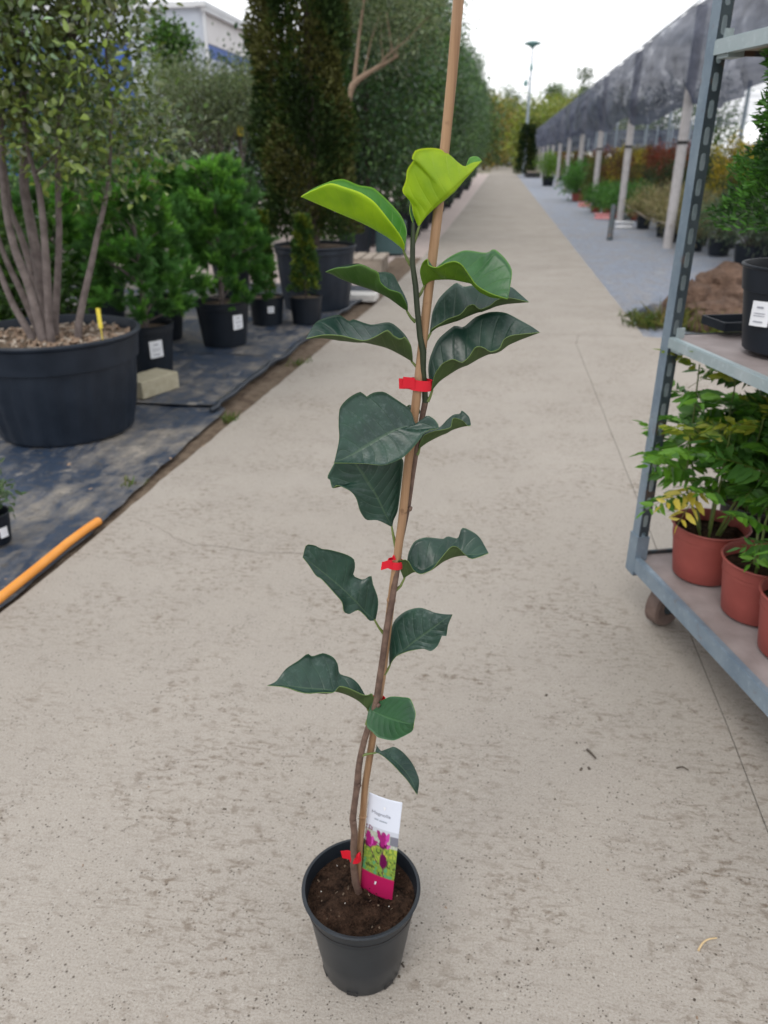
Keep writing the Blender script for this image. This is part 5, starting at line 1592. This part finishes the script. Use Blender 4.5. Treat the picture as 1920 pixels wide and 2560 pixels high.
for (k, x, y, s) in (('beige', 3.05, 15.7, 1), ('beige', 3.4, 15.0, .95), ('beige', 3.25, 16.7, 1.05), ('beige', 3.75, 15.9, 1), ('beige', 2.98, 14.75, .9), ('beige', 3.35, 14.2, .95), ('beige', 3.65, 16.8, 1.1), ('beige', 2.95, 17.4, 1.0), ('beige', 3.1, 13.3, .8), ('green', 2.78, 20.4, 1.1), ('green', 3.2, 19.8, 1.1), ('green', 2.75, 21.5, 1.15), ('green', 3.3, 21.0, 1.2), ('green', 2.55, 22.6, 1.0), ('green', 3.15, 22.4, 1.1),
                     ('dark', 3.9, 17.2, 1), ('dark', 3.55, 18.2, 1.05), ('dark', 4.2, 18.6, 1.1), ('olive', 2.95, 27.0, 1), ('green', 2.6, 28.2, 1.7), ('green', 2.9, 29.4, 1.8), ('rust', 3.3, 26, .9),
                     ('grey', 3.35, 11.4, 1.0), ('grey', 4.05, 10.6, 1.1), ('grey', 3.9, 12.0, 1.15), ('grey', 4.6, 11.4, 1.1), ('grey', 3.3, 12.7, .9), ('gold', 4.25, 16.2, .98), ('gold', 4.7, 15.4, .92), ('olive', 4.2, 14.0, .95), ('olive', 4.8, 13.0, 1.0), ('olive', 3.7, 13.8, .8), ('rust', 3.4, 24.0, 1.0), ('red', 4.1, 20.4, 1.05), ('red', 3.6, 30.0, 1.05)):
    under_net(k, x, y, s)
random.seed(9)
seq = ['olive', 'dark', 'rust', 'olive', 'gold', 'dark', 'grey', 'olive', 'rust', 'dark', 'green', 'olive', 'red', 'dark']
for i, x in enumerate((4.9, 6.1, 7.5, 9.2)):
    for j in range(24):
        y = 14.2 + i * .5 + j * 1.62
        under_net(seq[(i * 5 + j * 3 + (j // 4)) % len(seq)], x + random.uniform(-.25, .25), y + random.uniform(-.3, .3), random.uniform(.85, 1.2))
for j in range(14):
    under_net(seq[(j * 3 + 1) % len(seq)], 3.7 + random.uniform(-.2, .3), 23.2 + j * 2.3, random.uniform(.85, 1.1))
for k, (x, y) in enumerate(((2.45, 20.2), (2.5, 25.2), (2.62, 17.7))):
    e = empty('plant_tray', (x, y, 0)); tag(e, ('pink tray at the foot of the low green shrubs', 'pink tray further along the shade house edge', 'small pale bag lying at the shade house edge')[k], 'tray')
    mb = MB(); mb.box((0, 0, .05), (.34, .24, .10), taper=.12 if k < 2 else .4); mb.box((0, 0, .105), (.37, .27, .014))
    mb.build('body', M['pink_plastic' if k < 2 else 'paper_white'], e)
shrub((2.35, 43, 0), 'round yellow-green bush in a black tub beyond the shade house posts', None, 0, 300, 1.45, .62, PAL['lime'], .07, .022, n_cl=60, per=50, pr=.3, ph=.45)
b_ = empty('planting_bed', (2.55, 64, 0)); tag(b_, 'low dark-edged planting bed beside the far part of the path', 'planter')
MB().box((0, 0, .16), (1.5, 9, .36)).build('edging', M['strap_black'], b_)
MB().box((0, 0, .36), (1.4, 8.9, .05)).build('bark_mulch', M['wood_weathered'], b_)

# ------------------------------------------------------------------ far trees
YG = [(.19, .22, .05), (.24, .26, .06), (.15, .19, .05)]
FG = [(.08, .13, .05), (.11, .17, .06), (.06, .10, .045)]
OG = [(.28, .20, .06), (.24, .22, .06), (.20, .18, .06)]
def far(xpx, Y):
    d = ray(xpx, 340); return d[0] * Y / d[1]
FT = [(1025, 88, 7.2, 2.2, FG, 'green'), (1045, 96, 7.4, 2.6, OG, 'olive brown'), (1062, 118, 8.6, 2.8, FG, 'green'), (1075, 130, 9.0, 3.0, YG, 'yellow-green'), (1088, 150, 9.5, 3.0, FG, 'green'), (1102, 140, 11.8, 2.2, FG, 'pointed green'),
      (1116, 150, 10.0, 3.2, FG, 'green'), (1130, 110, 6.8, 2.6, OG, 'orange-leaved'), (1150, 105, 7.0, 2.8, YG, 'yellow-green'), (1166, 125, 9.0, 3.2, YG, 'yellow-green'), (1190, 140, 11.5, 1.9, FG, 'pointed green'), (1182, 95, 6.4, 2.6, YG, 'yellow-green'),
      (1210, 120, 9.0, 3.2, YG, 'yellow-green'), (1243, 150, 14.5, 1.6, FG, 'tall thin'), (1225, 150, 10.5, 3.0, FG, 'green'), (1262, 130, 9.5, 3.5, FG, 'green'), (1300, 130, 10, 3.8, FG, 'green'), (1350, 120, 9, 3.6, YG, 'yellow-green'), (1000, 130, 9.5, 3.2, FG, 'green'), (970, 120, 9, 3.0, FG, 'green'),
      (1140, 78, 4.6, 1.6, YG, 'small yellow-green'), (1420, 110, 9, 3.6, FG, 'green'), (1510, 105, 9, 3.6, FG, 'green'), (1055, 142, 5.0, 2.6, YG, 'low yellow-green'), (1078, 165, 6.5, 3.4, OG, 'olive brown')]
for k, (xp, Y, h, r, pal, nm) in enumerate(FT):
    broad_tree((far(xp, Y), Y, -.05), nm + ' tree in the far wood at the end of the path', 'far trees at the end of the path', [(0, 0, 0), (.1, 0, h * .3), (0, 0, h * .75)], .16, (0, 0, h * .56), (r, r, h * .46), 70, 46, .34, .12, pal, 400 + k, None, crad=r * .55, inner=.3, cat='tree', name='far_tree', bark='dark_bark')
e = empty('dark_conifer', (1.75, 62, 0)); tag(e, 'dark cone-shaped conifer beside the foot of the lamp post', 'tree')
MB().tube([(0, 0, -.05), (0, 0, 3)], [.06, .02], 6).build('trunk', M['dark_bark'], e)
conifer_sprays('foliage', e, .2, 3.4, .75, 4500, [(.02, .045, .02), (.035, .06, .02), (.05, .07, .025)], 55, L=.16, W=.04, taper=.6, mat='foliage_matt')
fn = empty('far_fence', (-1.5, 142, 0)); tag(fn, 'brownish board fence closing the far end of the path', 'fence')
for k in range(26): MB().box((-3 + k * .37, 0, .65), (.34, .04, 1.4)).build('board', M['rust_wood'] if 'rust_wood' in M else M['wood_weathered'], fn)

# ------------------------------------------------------------------ weeds and litter
def tuft(loc, label, n, L, seed, pal, spread=.08, kind=None, w=.004):
    global RNG
    RNG = np.random.default_rng(seed)
    e = empty('weed_tuft', loc); tag(e, label, 'weed')
    P = np.c_[RNG.normal(0, spread, n), RNG.normal(0, spread, n), np.zeros(n)]
    D = np.c_[RNG.normal(0, .55, n), RNG.normal(0, .55, n), np.ones(n)]
    V, Fc, T = leaf_cards(P, D, L * RNG.uniform(.5, 1.2, n), np.full(n, w), jitter(pal, n), .2, .25)
    mesh_np('blades', V, Fc, T, M['foliage'], e)
GR = [(.09, .14, .035), (.13, .17, .05), (.16, .16, .06)]
tuft((1.33, 7.05, -.01), 'grassy weed tuft at the corner where the path narrows', 120, .16, 1, GR, .07)
tuft((1.29, 7.5, -.01), 'thin line of weeds along the right edge of the path', 60, .10, 2, GR, .06)
tuft((1.62, 7.05, -.01), 'yellowish weeds growing between the brown rocks and the cart post', 150, .22, 3, [(.16, .17, .05), (.22, .20, .06)], .10)
tuft((1.95, 6.75, -.01), 'weeds with yellow-green blades at the foot of the rock heap', 120, .20, 4, [(.16, .19, .05), (.22, .22, .06)], .09)
tuft((-1.43, 4.02, -.02), 'small weed in the soil strip where the black hose curls', 40, .07, 5, GR, .03)
tuft((-1.36, 5.35, -.02), 'small green weed in the soil strip beside the black hose', 40, .06, 6, GR, .04)
tuft((-1.58, 3.05, -.02), 'tiny weed at the fabric edge near the orange pipe', 24, .05, 7, GR, .03)

random.seed(17)
gr = MB()
def chip(mb, x, y, s, mi):
    a = random.uniform(0, 6.28); ax = Vector((math.cos(a), math.sin(a), 0)); ay = Vector((-math.sin(a), math.cos(a), 0))
    mb.box((x, y, s * .22), (s * random.uniform(.8, 2.0), s * random.uniform(.6, 1.0), s * .45), (ax, ay, Vector((0, 0, 1))), mi, .35)
for k in range(900):
    y = .45 + 3.4 * random.random() ** 1.7; x = random.uniform(-1.2, .95) * (.55 + .2 * y)
    chip(gr, x - .12 * y, y, random.uniform(.0008, .0022) * (1 if k % 17 else 2.0), 0 if random.random() < .8 else 1)
for (sx, sy, s) in ((485, 1748, .009), (1268, 1350, .008), (1180, 1502, .011), (1255, 1662, .013), (1272, 1660, .012), (870, 2085, .009), (862, 2110, .010), (1385, 2260, .008), (950, 2080, .006), (1160, 2050, .006), (630, 1665, .007), (1500, 2160, .008)):
    p = ground_at(sx, sy); chip(gr, p[0], p[1], s * .6, 0)
o = gr.build('grit', [M['twig_dark'], M['tan_bark']]); tag(o, 'dark crumbs of soil and bark scattered over the concrete', 'grit', kind='stuff')
def twig(pts_px, r, mat, label):
    P = [Vector((*ground_at(x, y), .0)) for x, y in pts_px]
    P = [Vector(p) for p in catmull([tuple(p) for p in P], 10)]
    for i, p in enumerate(P): p.z = r + .003 * math.sin(math.pi * i / 9)
    tag(MB().tube(P, [r * (1 - .4 * i / 9) for i in range(10)], 7).build('twig', M[mat], None, 80), label, 'twig')
twig([(1508, 2055), (1516, 2042), (1528, 2033), (1548, 2028)], .0022, 'twig_straw', 'curved straw-coloured twig lying on the concrete right of the pot')
twig([(1268, 1622), (1277, 1632), (1287, 1641)], .0036, 'twig_dark', 'short dark stick lying on the concrete between pot and trolley')
twig([(1461, 1661), (1474, 1660), (1487, 1666)], .0022, 'twig_dark', 'small brown twig lying on the concrete near the trolley')
for k in range(9):
    pass
random.seed(23)
for k, (x, y) in enumerate(((-1.72, 2.9), (-1.95, 3.15), (-2.3, 2.6), (-1.62, 2.12), (-1.42, 3.5), (-1.50, 3.3), (-1.38, 4.75), (-1.75, 4.0), (-1.30, 6.5))):
    global_r = random.uniform(.014, .026)
    vs = [(0, 0, 0), (.4, .35, .12), (.8, .3, .1), (1.1, 0, .25), (.8, -.3, .18), (.4, -.35, .05)]
    o = MB().add([(a * global_r, b * global_r, c * global_r) for a, b, c in vs], [(0, 3, 2, 1), (0, 5, 4, 3)]).build('fallen_leaf', M['tan_bark'])
    o.location = (x, y, .022); o.rotation_euler = (0, 0, k * 1.7)
    tag(o, 'small dry brown leaf lying beside the left edge of the path', 'leaf', 'dry leaves beside the path')
